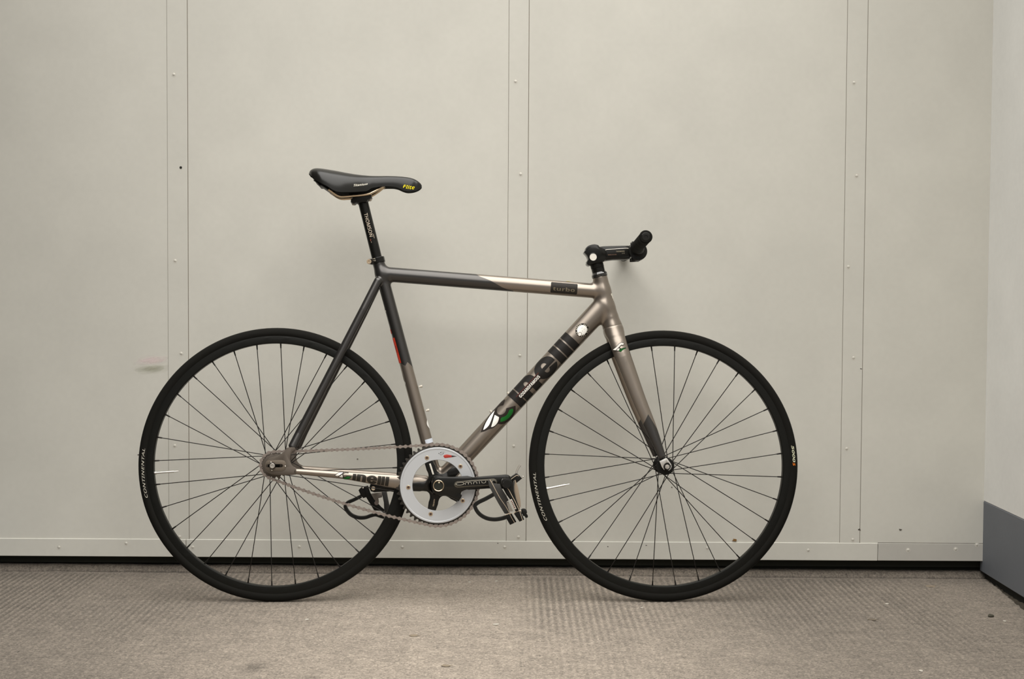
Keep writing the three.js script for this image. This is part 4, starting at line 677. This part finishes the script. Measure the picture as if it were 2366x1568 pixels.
// ── crankset
const cs = group('crankset', bike), CC = BB.clone();
const polar = (r, a) => [CC.x + r * Math.cos(a), CC.y + r * Math.sin(a)];
{
  const N = 49, R = 0.0127 / (2 * Math.sin(Math.PI / N)), ph = 0.02, out = [];
  for (let i = 0; i < N; i++) for (const [d, r] of [[-0.5, R - 0.0040], [-0.36, R - 0.0034], [-0.25, R - 0.0012], [-0.17, R + 0.0015], [-0.08, R + 0.0028], [0.08, R + 0.0028], [0.17, R + 0.0015], [0.25, R - 0.0012], [0.36, R - 0.0034]]) out.push(polar(r, ph + (i + d) / N * 2 * Math.PI));
  const inner = circle([CC.x, CC.y], 0.0625, 80);
  part('chainring', plate(out, 0.0415, 0.0445, 0.0003, [inner]), M.ringDark, cs, 'dark toothed chainring');
  const ringP = [[0.0615, 0.0440], [0.0615, 0.0472], [0.0623, 0.0478], [0.0868, 0.0478], [0.0878, 0.0484], [0.0908, 0.0484], [0.0920, 0.0474], [0.0922, 0.0440]];
  part('ring_face', turned(ringP.reverse(), CC, 128), M.face, cs, 'silver chainring face');
  const arms = [112, 40, 184.3, 256.5, -31.5].map((a) => (a + 360) % 360).sort((a, b) => a - b).map((a) => a * RAD);
  const sh = new THREE.Shape(), loc = (a, r, t) => [CC.x + r * Math.cos(a) - t * Math.sin(a), CC.y + r * Math.sin(a) + t * Math.cos(a)];
  arms.forEach((a, i) => {
    const n = arms[(i + 1) % 5], mid = a + (((n - a) + 2 * Math.PI) % (2 * Math.PI)) / 2;
    const A0 = loc(a, 0.044, -0.0118), A1 = loc(a, 0.072, -0.0090), A2 = loc(a, 0.072, 0.0090), A3 = loc(a, 0.044, 0.0118), N0 = loc(n, 0.044, -0.0118);
    if (!i) sh.moveTo(...A0); sh.lineTo(...A1); sh.lineTo(...A2); sh.lineTo(...A3); sh.bezierCurveTo(...polar(0.0255, mid - 0.30), ...polar(0.0255, mid + 0.30), ...N0);
  });
  part('spider', plate(sh, 0.0375, 0.0470, 0.0018), M.black, cs);
  for (const a of arms) { const [x, y] = polar(0.0716, a); part('chainring_bolt', [turned([[0.0001, 0.0482], [0.0050, 0.0482], [0.0056, 0.0476], [0.0056, 0.046]].reverse(), V(x, y), 20), turned([[0.0030, 0.0482], [0.0035, 0.0488], [0.0048, 0.0488], [0.0051, 0.0482]].reverse(), V(x, y), 20)], M.gold, cs); const dot = new THREE.CylinderGeometry(0.0029, 0.0029, 0.0006, 6).rotateX(Math.PI / 2).translate(x, y, 0.0483); part('bolt_socket', dot, std([0.05, 0.02, 0.012], 0.6), cs); }
  // crank arms
  const pedalR = V(.5631, .2985, .078), arm = (z) => [[.3845, .3025], [.3867, .3071], [.3918, .3101], [.3991, .311], [.4108, .3101], [.4284, .3096], [.4489, .3107], [.4694, .3123]].concat([[.4828, .3087], [.5094, .3114], [.5495, .3146], [.5628, .3156], [.5688, .3145], [.5749, .3096], [.5778, .3016], [.5774, .2917], [.5723, .2837], [.563, .2799], [.5496, .2818], [.519, .2817], [.4896, .2797], [.4723, .2784]], [[.4682, .279], [.4608, .2766], [.4557, .2734], [.454, .2683], [.4568, .2644], [.4544, .2588], [.4486, .2503], [.4346, .258], [.4243, .2628], [.4141, .2653], [.4038, .2638], [.3943, .266], [.3862, .2732], [.3829, .2835], [.3824, .2937]]);
  part('crank_arm', plate(arm(), 0.064, 0.0775, 0.0028), M.black, cs, 'black drive side crank arm');
  // boss that ties the arm to the spider
  part('crank_boss', turned([[0.021, 0.036], [0.0245, 0.047], [0.0235, 0.060], [0.0205, 0.0655]].reverse(), CC, 40), M.black, cs);
  const bc = V(.3999, .2885, .08), c0 = V(bc.x, bc.y);
  part('axle_cap', turned([[0.0136, 0.076], [0.0136, 0.0800], [0.0128, 0.0808], [0.0115, 0.0804], [0.0113, 0.0770]], c0, 40), M.gold, cs, 'brass toned ring around the axle');
  part('axle_end', turned([[0.0114, 0.0772], [0.0108, 0.0776], [0.0001, 0.0776]], c0, 30), M.gap, cs);
  const chip = [.4012, .2966]; part('axle_glint', plate(circle(chip, 0.0023, 10), 0.0777, 0.0782, 0.0002), std([0.62, 0.55, 0.38], 0.5), cs);  // small highlight on the black axle end, painted as a pale disc
  // raised frame and lettering along the arm
  const slotOut = [[.4373, .291], [.4395, .2968], [.4453, .2995], [.4548, .2995]].concat([[.4775, .3021], [.5335, .3062], [.5388, .3036], [.5415, .2976], [.5389, .2916], [.5336, .289], [.4776, .2864]], [[.4549, .284], [.4447, .2837], [.4395, .2863]]);
  const inset = (L, k) => { const cx = L.reduce((s, p) => s + p[0], 0) / L.length, cy = L.reduce((s, p) => s + p[1], 0) / L.length; return L.map(([a, b]) => [a + Math.sign(cx - a) * Math.min(k, Math.abs(cx - a)), cy + (b - cy) * (1 - k / 0.0075)]); };
  part('arm_border', plate(slotOut, 0.0770, 0.0784, 0.0004, [inset(slotOut, 0.0024)]), std([0.085, 0.075, 0.055], 0.45, 0.4), cs, 'dull metal border of the arm recess');
  const tex = drawn(900, 150, (x, w, h) => { x.strokeStyle = '#d0c8b8'; x.lineWidth = 9; x.beginPath(); x.ellipse(95, 75, 84, 42, 0, 0, 7); x.stroke(); x.lineWidth = 8; x.lineCap = 'round';
    const hump = (a, b, up) => { x.beginPath(); if (up) { x.moveTo(a, 112); x.lineTo(a, 82); x.bezierCurveTo(a, 34, b, 34, b, 82); x.lineTo(b, 112); } else { x.moveTo(a, 40); x.lineTo(a, 70); x.bezierCurveTo(a, 118, b, 118, b, 70); x.lineTo(b, 40); } x.stroke(); };
    hump(205, 265, true); hump(265, 325, true); hump(370, 440, true); x.beginPath(); x.moveTo(490, 40); x.lineTo(490, 112); x.stroke(); hump(540, 620, false); hump(680, 750, true); hump(750, 830, true); });
  const P0 = V(.4403, .2924, .0775), P1 = V(.5469, .3005, .0775), mid = P0.clone().add(P1).multiplyScalar(0.5), gg = new THREE.PlaneGeometry(P0.distanceTo(P1), 0.0112).rotateZ(Math.atan2(P1.y - P0.y, P1.x - P0.x)).translate(mid.x, mid.y, 0.07775);
  part('lettering', gg, print(tex, 0.5), cs, 'pale outlined lettering along the crank arm');
  const word = (txt, px, py, l, hgt, ang, z, fill, solid) => { const q = drawn(400, 70, (x, w, h) => { if (solid) { x.fillStyle = '#e9e4d8'; x.fillRect(0, 6, w, h - 12); wideText(x, txt, w, h * 0.5, 'bold 60px sans-serif', '#8d877b', 0.94, 0.8, 18); } else wideText(x, txt, w, h, 'bold 60px sans-serif', fill, 0.96, 0.8); }); part('lettering', new THREE.PlaneGeometry(l, hgt).rotateZ(ang).translate(px, py, z), print(q, 0.5), cs); };
  const wa = [.3824, .3271], wb = [.3886, .2453];
  word('TRUVATIV', wa[0], wa[1], 0.0275, 0.0046, -72 * RAD, 0.04725, '#e8e2d4', true);
  word('TRUVATIV', wb[0], wb[1], 0.0190, 0.0042, 81 * RAD, 0.04725, '#b9a58c', false);
  // chainring print
  const red = [[.4105, .3582], [.4131, .3612], [.419, .3627], [.4264, .3612], [.4338, .3598], [.4427, .3581], [.4339, .3561], [.4265, .3551], [.4191, .3541], [.4139, .3538]], blk = [[.4309, .3604], [.4439, .3581], [.4309, .356]];
  part('print_mark', plate(red, 0.04782, 0.04806, 0.0001), std([0.38, 0.022, 0.012], 0.5), cs, 'small red printed mark');
  part('print_mark', plate(blk, 0.0480, 0.04816, 0.0001), std([0.02, 0.02, 0.02], 0.5), cs, 'black tip of the printed mark');
  part('print_mark', [[672, 262, 14], [700, 248, 16], [722, 240, 12], [745, 258, 15], [710, 284, 13], [748, 236, 9], [768, 240, 8], [690, 272, 10], [736, 276, 12], [716, 262, 9]].map(([a, b, r]) => { const c = [[.3006, .4036][0] + (a / 7.126) * 0.00105, [.3006, .4036][1] - (b / 7.126) * 0.00105]; return plate(circle(c, r / 7.126 * 0.00055, 7), 0.0478, 0.04808, 0.0001); }), std([0.05, 0.05, 0.045], 0.6), cs, 'small black speckled print');
  // far crank arm, pointing backwards
  const bl = V(.2366, .2745, -.078), bz = BB;
  const far = []; { const d = V(bl.x - bz.x, bl.y - bz.y).normalize(), n = V(-d.y, d.x), L = Math.hypot(bl.x - bz.x, bl.y - bz.y); for (const [s, h] of [[-0.018, 0.012], [-0.010, 0.019], [0.01, 0.019], [0.04, 0.0145], [L, 0.0125], [L + 0.009, 0.009], [L + 0.0125, 0]]) far.push([s, h]); const up = far.map(([s, h]) => [bz.x + d.x * s + n.x * h, bz.y + d.y * s + n.y * h]), dn = far.slice(0, -1).map(([s, h]) => [bz.x + d.x * s - n.x * h, bz.y + d.y * s - n.y * h]).reverse(); part('crank_arm', plate(up.concat(dn), -0.0775, -0.064, 0.003), M.black, cs, 'black far side crank arm'); }
  part('crank_axle', cyl(V(BB.x, BB.y, -0.07), V(BB.x, BB.y, 0.068), 0.012, 0.012, 24), M.satin, cs);
}

// ── chain: outer and inner links around cog and ring
{
  const Rr = 0.0127 / (2 * Math.sin(Math.PI / 49)), Rc = 0.0127 / (2 * Math.sin(Math.PI / 16)), pts = [];
  const dx = CC.x - RA.x, dy = CC.y - RA.y, D = Math.hypot(dx, dy), base = Math.atan2(dy, dx), off = Math.acos((Rr - Rc) / D);
  const up = base + Math.PI - off, dn = base + Math.PI + off;              // tangent directions (from centres), upper and lower run
  const pt = (c, r, a) => V(c.x + r * Math.cos(a), c.y + r * Math.sin(a));
  const path = []; const push = (v) => path.push(v);
  for (let i = 0; i <= 60; i++) push(pt(RA, Rc, dn - (dn - up) * i / 60));                       // round the back of the cog
  const U0 = pt(RA, Rc, up), U1 = pt(CC, Rr, up), L0 = pt(CC, Rr, dn), L1 = pt(RA, Rc, dn);
  for (let i = 1; i < 80; i++) { const t = i / 80; push(V(U0.x + (U1.x - U0.x) * t, U0.y + (U1.y - U0.y) * t - 0.0025 * 4 * t * (1 - t))); }
  const sweep = 2 * Math.PI - (dn - up); for (let i = 0; i <= 120; i++) push(pt(CC, Rr, up - sweep * i / 120));
  for (let i = 1; i < 80; i++) { const t = i / 80; push(V(L0.x + (L1.x - L0.x) * t, L0.y + (L1.y - L0.y) * t - 0.0085 * 4 * t * (1 - t))); }
  const cum = [0]; for (let i = 1; i <= path.length; i++) cum.push(cum[i - 1] + path[i % path.length].distanceTo(path[i - 1]));
  const total = cum[path.length], n = 2 * Math.round(total / 0.0127 / 2), at = (s) => { s = ((s % total) + total) % total; let i = 0; while (cum[i + 1] < s) i++; const t = (s - cum[i]) / (cum[i + 1] - cum[i]); return path[i].clone().lerp(path[(i + 1) % path.length], t); };
  const P = total / n, eight = (r) => { const s = new THREE.Shape(), h = P / 2, a = 0.62; s.absarc(-h, 0, r, a, 2 * Math.PI - a, false); s.quadraticCurveTo(0, -r * 0.42, h - r * Math.cos(a), -r * Math.sin(a)); s.absarc(h, 0, r, Math.PI + a, Math.PI - a + 2 * Math.PI, false); s.quadraticCurveTo(0, r * 0.42, -h + r * Math.cos(a), r * Math.sin(a)); return s; };
  const ex = (r, z0, z1) => toCreasedNormals(new THREE.ExtrudeGeometry(eight(r), { depth: z1 - z0, bevelEnabled: false, curveSegments: 5 }).translate(0, 0, z0), 0.5);
  const pin = (x, r, z0, z1, s = 8) => new THREE.CylinderGeometry(r, r, z1 - z0, s).rotateX(Math.PI / 2).translate(x, 0, (z0 + z1) / 2);
  const outer = join([ex(0.0043, 0.0028, 0.0040), ex(0.0043, -0.0040, -0.0028), pin(-P / 2, 0.0019, -0.0047, 0.0047), pin(P / 2, 0.0019, -0.0047, 0.0047)]);
  const inner = join([ex(0.0042, 0.0016, 0.0027), ex(0.0042, -0.0027, -0.0016), pin(-P / 2, 0.0038, -0.0016, 0.0016, 10), pin(P / 2, 0.0038, -0.0016, 0.0016, 10)]);
  const chain = group('chain', bike);
  for (let i = 0; i < n; i++) { const a = at(i * P + 0.003), b = at((i + 1) * P + 0.003), m = part('chain_link', i % 2 ? outer : inner, i % 2 ? M.chain : M.chainDark, chain); m.position.set((a.x + b.x) / 2, (a.y + b.y) / 2, 0.0430); m.rotation.z = Math.atan2(b.y - a.y, b.x - a.x); }
  const T = 16, cog = []; for (let i = 0; i < T; i++) for (const [d, r] of [[-0.5, Rc - 0.0042], [-0.34, Rc - 0.003], [-0.14, Rc + 0.0030], [-0.05, Rc + 0.0038], [0.05, Rc + 0.0038], [0.14, Rc + 0.0030], [0.34, Rc - 0.003]]) { const a = (i + d) / T * 2 * Math.PI; cog.push([RA.x + r * Math.cos(a), RA.y + r * Math.sin(a)]); }
  part('sprocket', plate(cog, 0.0415, 0.0445, 0.0004), M.bronze, cs, 'small dark rear sprocket');
}

// ── pedals with toe clips and straps hanging down
{
  const edge = std([0.60, 0.49, 0.37], 0.5, 0.3), webbing = std([0.040, 0.038, 0.034], 0.8), tan = std([0.27, 0.21, 0.15], 0.8);
  const pr = group('pedal', bike, 'drive side pedal with toe clip and straps hanging down');
  const ax = V(.562, .2984, .11);
  part('axle', cyl(V(ax.x, ax.y, 0.075), V(ax.x, ax.y, 0.168), 0.0045, 0.0045, 16), M.steel, pr);
  part('body', turned([[0.0085, 0.088], [0.0108, 0.091], [0.0112, 0.100], [0.0095, 0.112], [0.0095, 0.150], [0.0108, 0.160], [0.0095, 0.172], [0.0001, 0.173]].reverse(), V(ax.x, ax.y), 28), M.satin, pr);
  part('body_ring', turned([[0.0104, 0.0885], [0.0113, 0.0895], [0.0113, 0.0910], [0.0104, 0.0915]].reverse(), V(ax.x, ax.y), 28), M.alloy, pr);
  // cage plate beside the crank
  part('cage_plate', plate([[.5522, .3009], [.5555, .3089], [.5634, .3118], [.572, .3089], [.5794, .301], [.5801, .2904], [.5782, .2799], [.5849, .2561], [.5957, .231], [.5851, .2284], [.573, .2561], [.5623, .2706], [.5556, .2825]], 0.0945, 0.0985, 0.0012), M.satin, pr);
  part('cage_plate', plate([[.5522, .3073], [.56, .3125], [.5718, .3099], [.577, .2995], [.5771, .284], [.5838, .2606], [.593, .2373], [.5839, .2334], [.572, .2606], [.5589, .2813]], 0.160, 0.164, 0.0012), M.satin, pr);
  part('plate_edge', hose([[.5522, .2946], [.5574, .2939], [.5659, .2855], [.5731, .2726], [.581, .2583], [.5915, .2363]].map(([a, b]) => V(a, b, 0.1643)), 0.0008, 30, 6), edge, pr, 'pale worn edge');
  part('label_patch', plate([[.5686, .2619], [.5738, .2635], [.585, .2402], [.5798, .2386]], 0.1641, 0.1647, 0.0002), std([0.42, 0.38, 0.33], 0.6), pr, 'small pale label');
  const tag = drawn(64, 200, (x) => { x.fillStyle = '#5a3028'; for (let k = 0; k < 5; k++) x.fillRect(14, 14 + k * 38, 36, 22); });
  { const q = [.5766, .2512], g = new THREE.PlaneGeometry(0.0045, 0.021).rotateZ(25 * RAD).translate(q[0], q[1], 0.1649); part('lettering', g, print(tag, 0.6), pr); }
  // strap folded over the cage, its near face and its return
  part('strap', plate([[.5183, .3031], [.5226, .3064], [.5326, .2966], [.5471, .295], [.5511, .2848], [.5605, .2703], [.5678, .2572], [.5619, .2526], [.5713, .227], [.5673, .2243], [.5581, .2256], [.5434, .2492], [.5288, .2755], [.5201, .2913]], 0.106, 0.122, 0.002), webbing, pr);
  part('strap_edge', hose([[.5223, .3062], [.5271, .299], [.5378, .2787], [.5484, .2603], [.5604, .2433], [.571, .225]].map(([a, b]) => V(a, b, 0.1222)), 0.0009, 30, 6), edge, pr, 'pale stitched strap edge');
  part('strap', plate([[.5779, .3038], [.5826, .3071], [.5868, .296], [.5902, .283], [.5928, .2699], [.5951, .2556], [.5956, .2452], [.5923, .238], [.5877, .2464], [.5831, .2595], [.5791, .2777], [.5771, .2921]], 0.138, 0.150, 0.0012), tan, pr, 'tan underside of the strap');
  part('strap', plate([[.5768, .2939], [.5783, .3043], [.5814, .3069], [.5793, .2926], [.58, .2809], [.584, .264], [.592, .2406], [.5874, .2458], [.5801, .2666], [.5777, .2783]], 0.150, 0.1535, 0.0006), webbing, pr);
  part('strap_edge', hose([[.5815, .3069], [.578, .2939], [.5785, .2808], [.5827, .2652], [.5907, .2418]].map(([a, b]) => V(a, b, 0.1522)), 0.0008, 30, 6), edge, pr, 'pale stitched strap edge');
  part('strap_fold', plate([[.5611, .251], [.5676, .2536], [.579, .2307], [.5717, .23]], 0.112, 0.116, 0.001), std([0.52, 0.47, 0.40], 0.7), pr, 'pale lining of the strap');
  // keepers at the lower end
  for (const [z, L] of [[0.104, [[.5594, .2191], [.5752, .2257], [.5865, .206], [.5714, .1987]]], [0.132, [[.5795, .2278], [.5952, .2337], [.6038, .2141], [.5927, .2089]]]]) { part('cage_end', plate(L, z, z + 0.022, 0.002), M.satin, pr); }
  part('keeper', hose([[.559, .2195], [.5616, .2234], [.5688, .2261], [.5754, .2267]].map(([a, b]) => V(a, b, 0.1275)), 0.0011, 20, 6), edge, pr, 'pale strap keeper');
  part('keeper', hose([[.5782, .2285], [.5828, .2324], [.5893, .2343], [.5965, .2347]].map(([a, b]) => V(a, b, 0.1552)), 0.0011, 20, 6), edge, pr, 'pale strap keeper');
  part('keeper_edge', [hose([[.5701, .2254], [.5748, .2163], [.5821, .2045]].map(([a, b]) => V(a, b, 0.1275)), 0.0007, 14, 6), hose([[.5925, .2343], [.5959, .224], [.5998, .2123]].map(([a, b]) => V(a, b, 0.1552)), 0.0007, 14, 6)], edge, pr);
  part('strap_tail', plate([[.5976, .2348], [.6015, .2372], [.6075, .2369], [.6108, .2335], [.6117, .2283], [.6102, .2257], [.6131, .2224], [.6139, .2185], [.6122, .216], [.6076, .2162], [.6062, .2198], [.6023, .2204], [.601, .2243], [.599, .2257]], 0.112, 0.128, 0.0012), M.satin, pr);
  part('buckle', plate([[.5713, .3114], [.5864, .3217], [.599, .3102], [.5852, .299], [.5746, .3022]], 0.106, 0.140, 0.0015), M.satin, pr);
  part('buckle_edge', hose([[.5725, .3081], [.5804, .314], [.5876, .3179], [.5902, .3153]].map(([a, b]) => V(a, b, 0.1405)), 0.0007, 20, 6), edge, pr);
  part('buckle_tab', ribbon([V(.5858, .3214, .123), V(.587, .3276, .123), V(.5898, .3338, .123), V(.5945, .341, .123)], 0.007, 0.0024, 24), M.steel, pr, 'bright buckle release tab');
  part('buckle_knob', [new THREE.SphereGeometry(0.0022, 12, 8).translate(...[.6018, .3132, .123]), cyl(V(.5967, .3091, .123), V(.6018, .3132, .123), 0.001, 0.001, 8)], M.steel, pr);
  // toe clip: a flat band from the cage front round to the strap loop
  part('toe_clip', ribbon([V(.5645, .2187, .125), V(.5522, .2145, .125), V(.5336, .212, .125), V(.515, .215, .125), V(.4985, .2247, .125), V(.4892, .2375, .125), V(.4876, .2452, .125), V(.4942, .2514, .125), V(.5127, .2607, .125), V(.5312, .271, .125)], 0.010, 0.0046, 80), M.satin, pr);

  const pl = group('pedal', bike, 'far side pedal with toe clip and straps hanging down');
  const al = V(.2347, .2724, -.11);
  part('axle', cyl(V(al.x, al.y, -0.175), V(al.x, al.y, -0.062), 0.0045, 0.0045, 16), M.steel, pl);
  part('axle_end', turned([[0.0050, -0.0635], [0.0050, -0.0615], [0.0036, -0.0612], [0.0030, -0.0630], [0.0001, -0.0630]], V(al.x, al.y), 20), M.gold, pl);
  part('body', turned([[0.0001, -0.173], [0.0095, -0.172], [0.0108, -0.160], [0.0095, -0.150], [0.0095, -0.112], [0.0112, -0.100], [0.0108, -0.091], [0.0085, -0.088]].reverse(), V(al.x, al.y), 28), M.satin, pl);
  part('cage_plate', plate([[.2098, .274], [.2187, .2763], [.2245, .2584], [.2347, .2406], [.2426, .2316], [.2471, .2283], [.2522, .2227], [.2606, .216], [.2595, .2104], [.2495, .2127], [.2349, .2132], [.227, .226], [.2179, .2405], [.2134, .2483]], -0.114, -0.106, 0.0015), M.satin, pl);
  part('strap', plate([[.2519, .2586], [.2644, .2587], [.2679, .2406], [.2749, .2091], [.2659, .2046], [.2592, .2068], [.2578, .2316]], -0.150, -0.132, 0.0015), webbing, pl);
  part('strap_lining', plate([[.2226, .2522], [.2531, .2568], [.2521, .2433], [.2425, .241], [.2443, .2302], [.2336, .2319]], -0.158, -0.154, 0.001), std([0.30, 0.26, 0.22], 0.75), pl, 'grey lining of the strap');
  part('buckle', plate([[.1944, .2644], [.2002, .2705], [.2125, .2734], [.2193, .2644], [.2172, .2476], [.2072, .2442], [.2015, .2487]], -0.140, -0.110, 0.0015), M.satin, pl);
  part('buckle_knob', new THREE.SphereGeometry(0.0024, 12, 8).translate(...[.2064, .2701, -.108]), M.steel, pl);
  part('rivet', turned([[0.0055, -0.1055], [0.0055, -0.104], [0.0038, -0.1035], [0.0036, -0.105], [0.0001, -0.105]], V(.2409, .2326, -.105).setZ(0), 16), M.chainDark, pl);
  part('toe_clip', ribbon([V(.2, .248, -.125), V(.1825, .2392, -.125), V(.1661, .2315, -.125), V(.1606, .2243, -.125), V(.1646, .2128, -.125), V(.1762, .2007, -.125), V(.1928, .1942, -.125), V(.2115, .1942, -.125), V(.2268, .1992, -.125), V(.2378, .2014, -.125), V(.251, .1976, -.125), V(.2598, .1954, -.125)], 0.010, 0.0046, 80), M.satin, pl);
}

bike.traverse((o) => { if (o.isMesh) o.castShadow = o.receiveShadow = true; });
renderer.render(scene, camera);
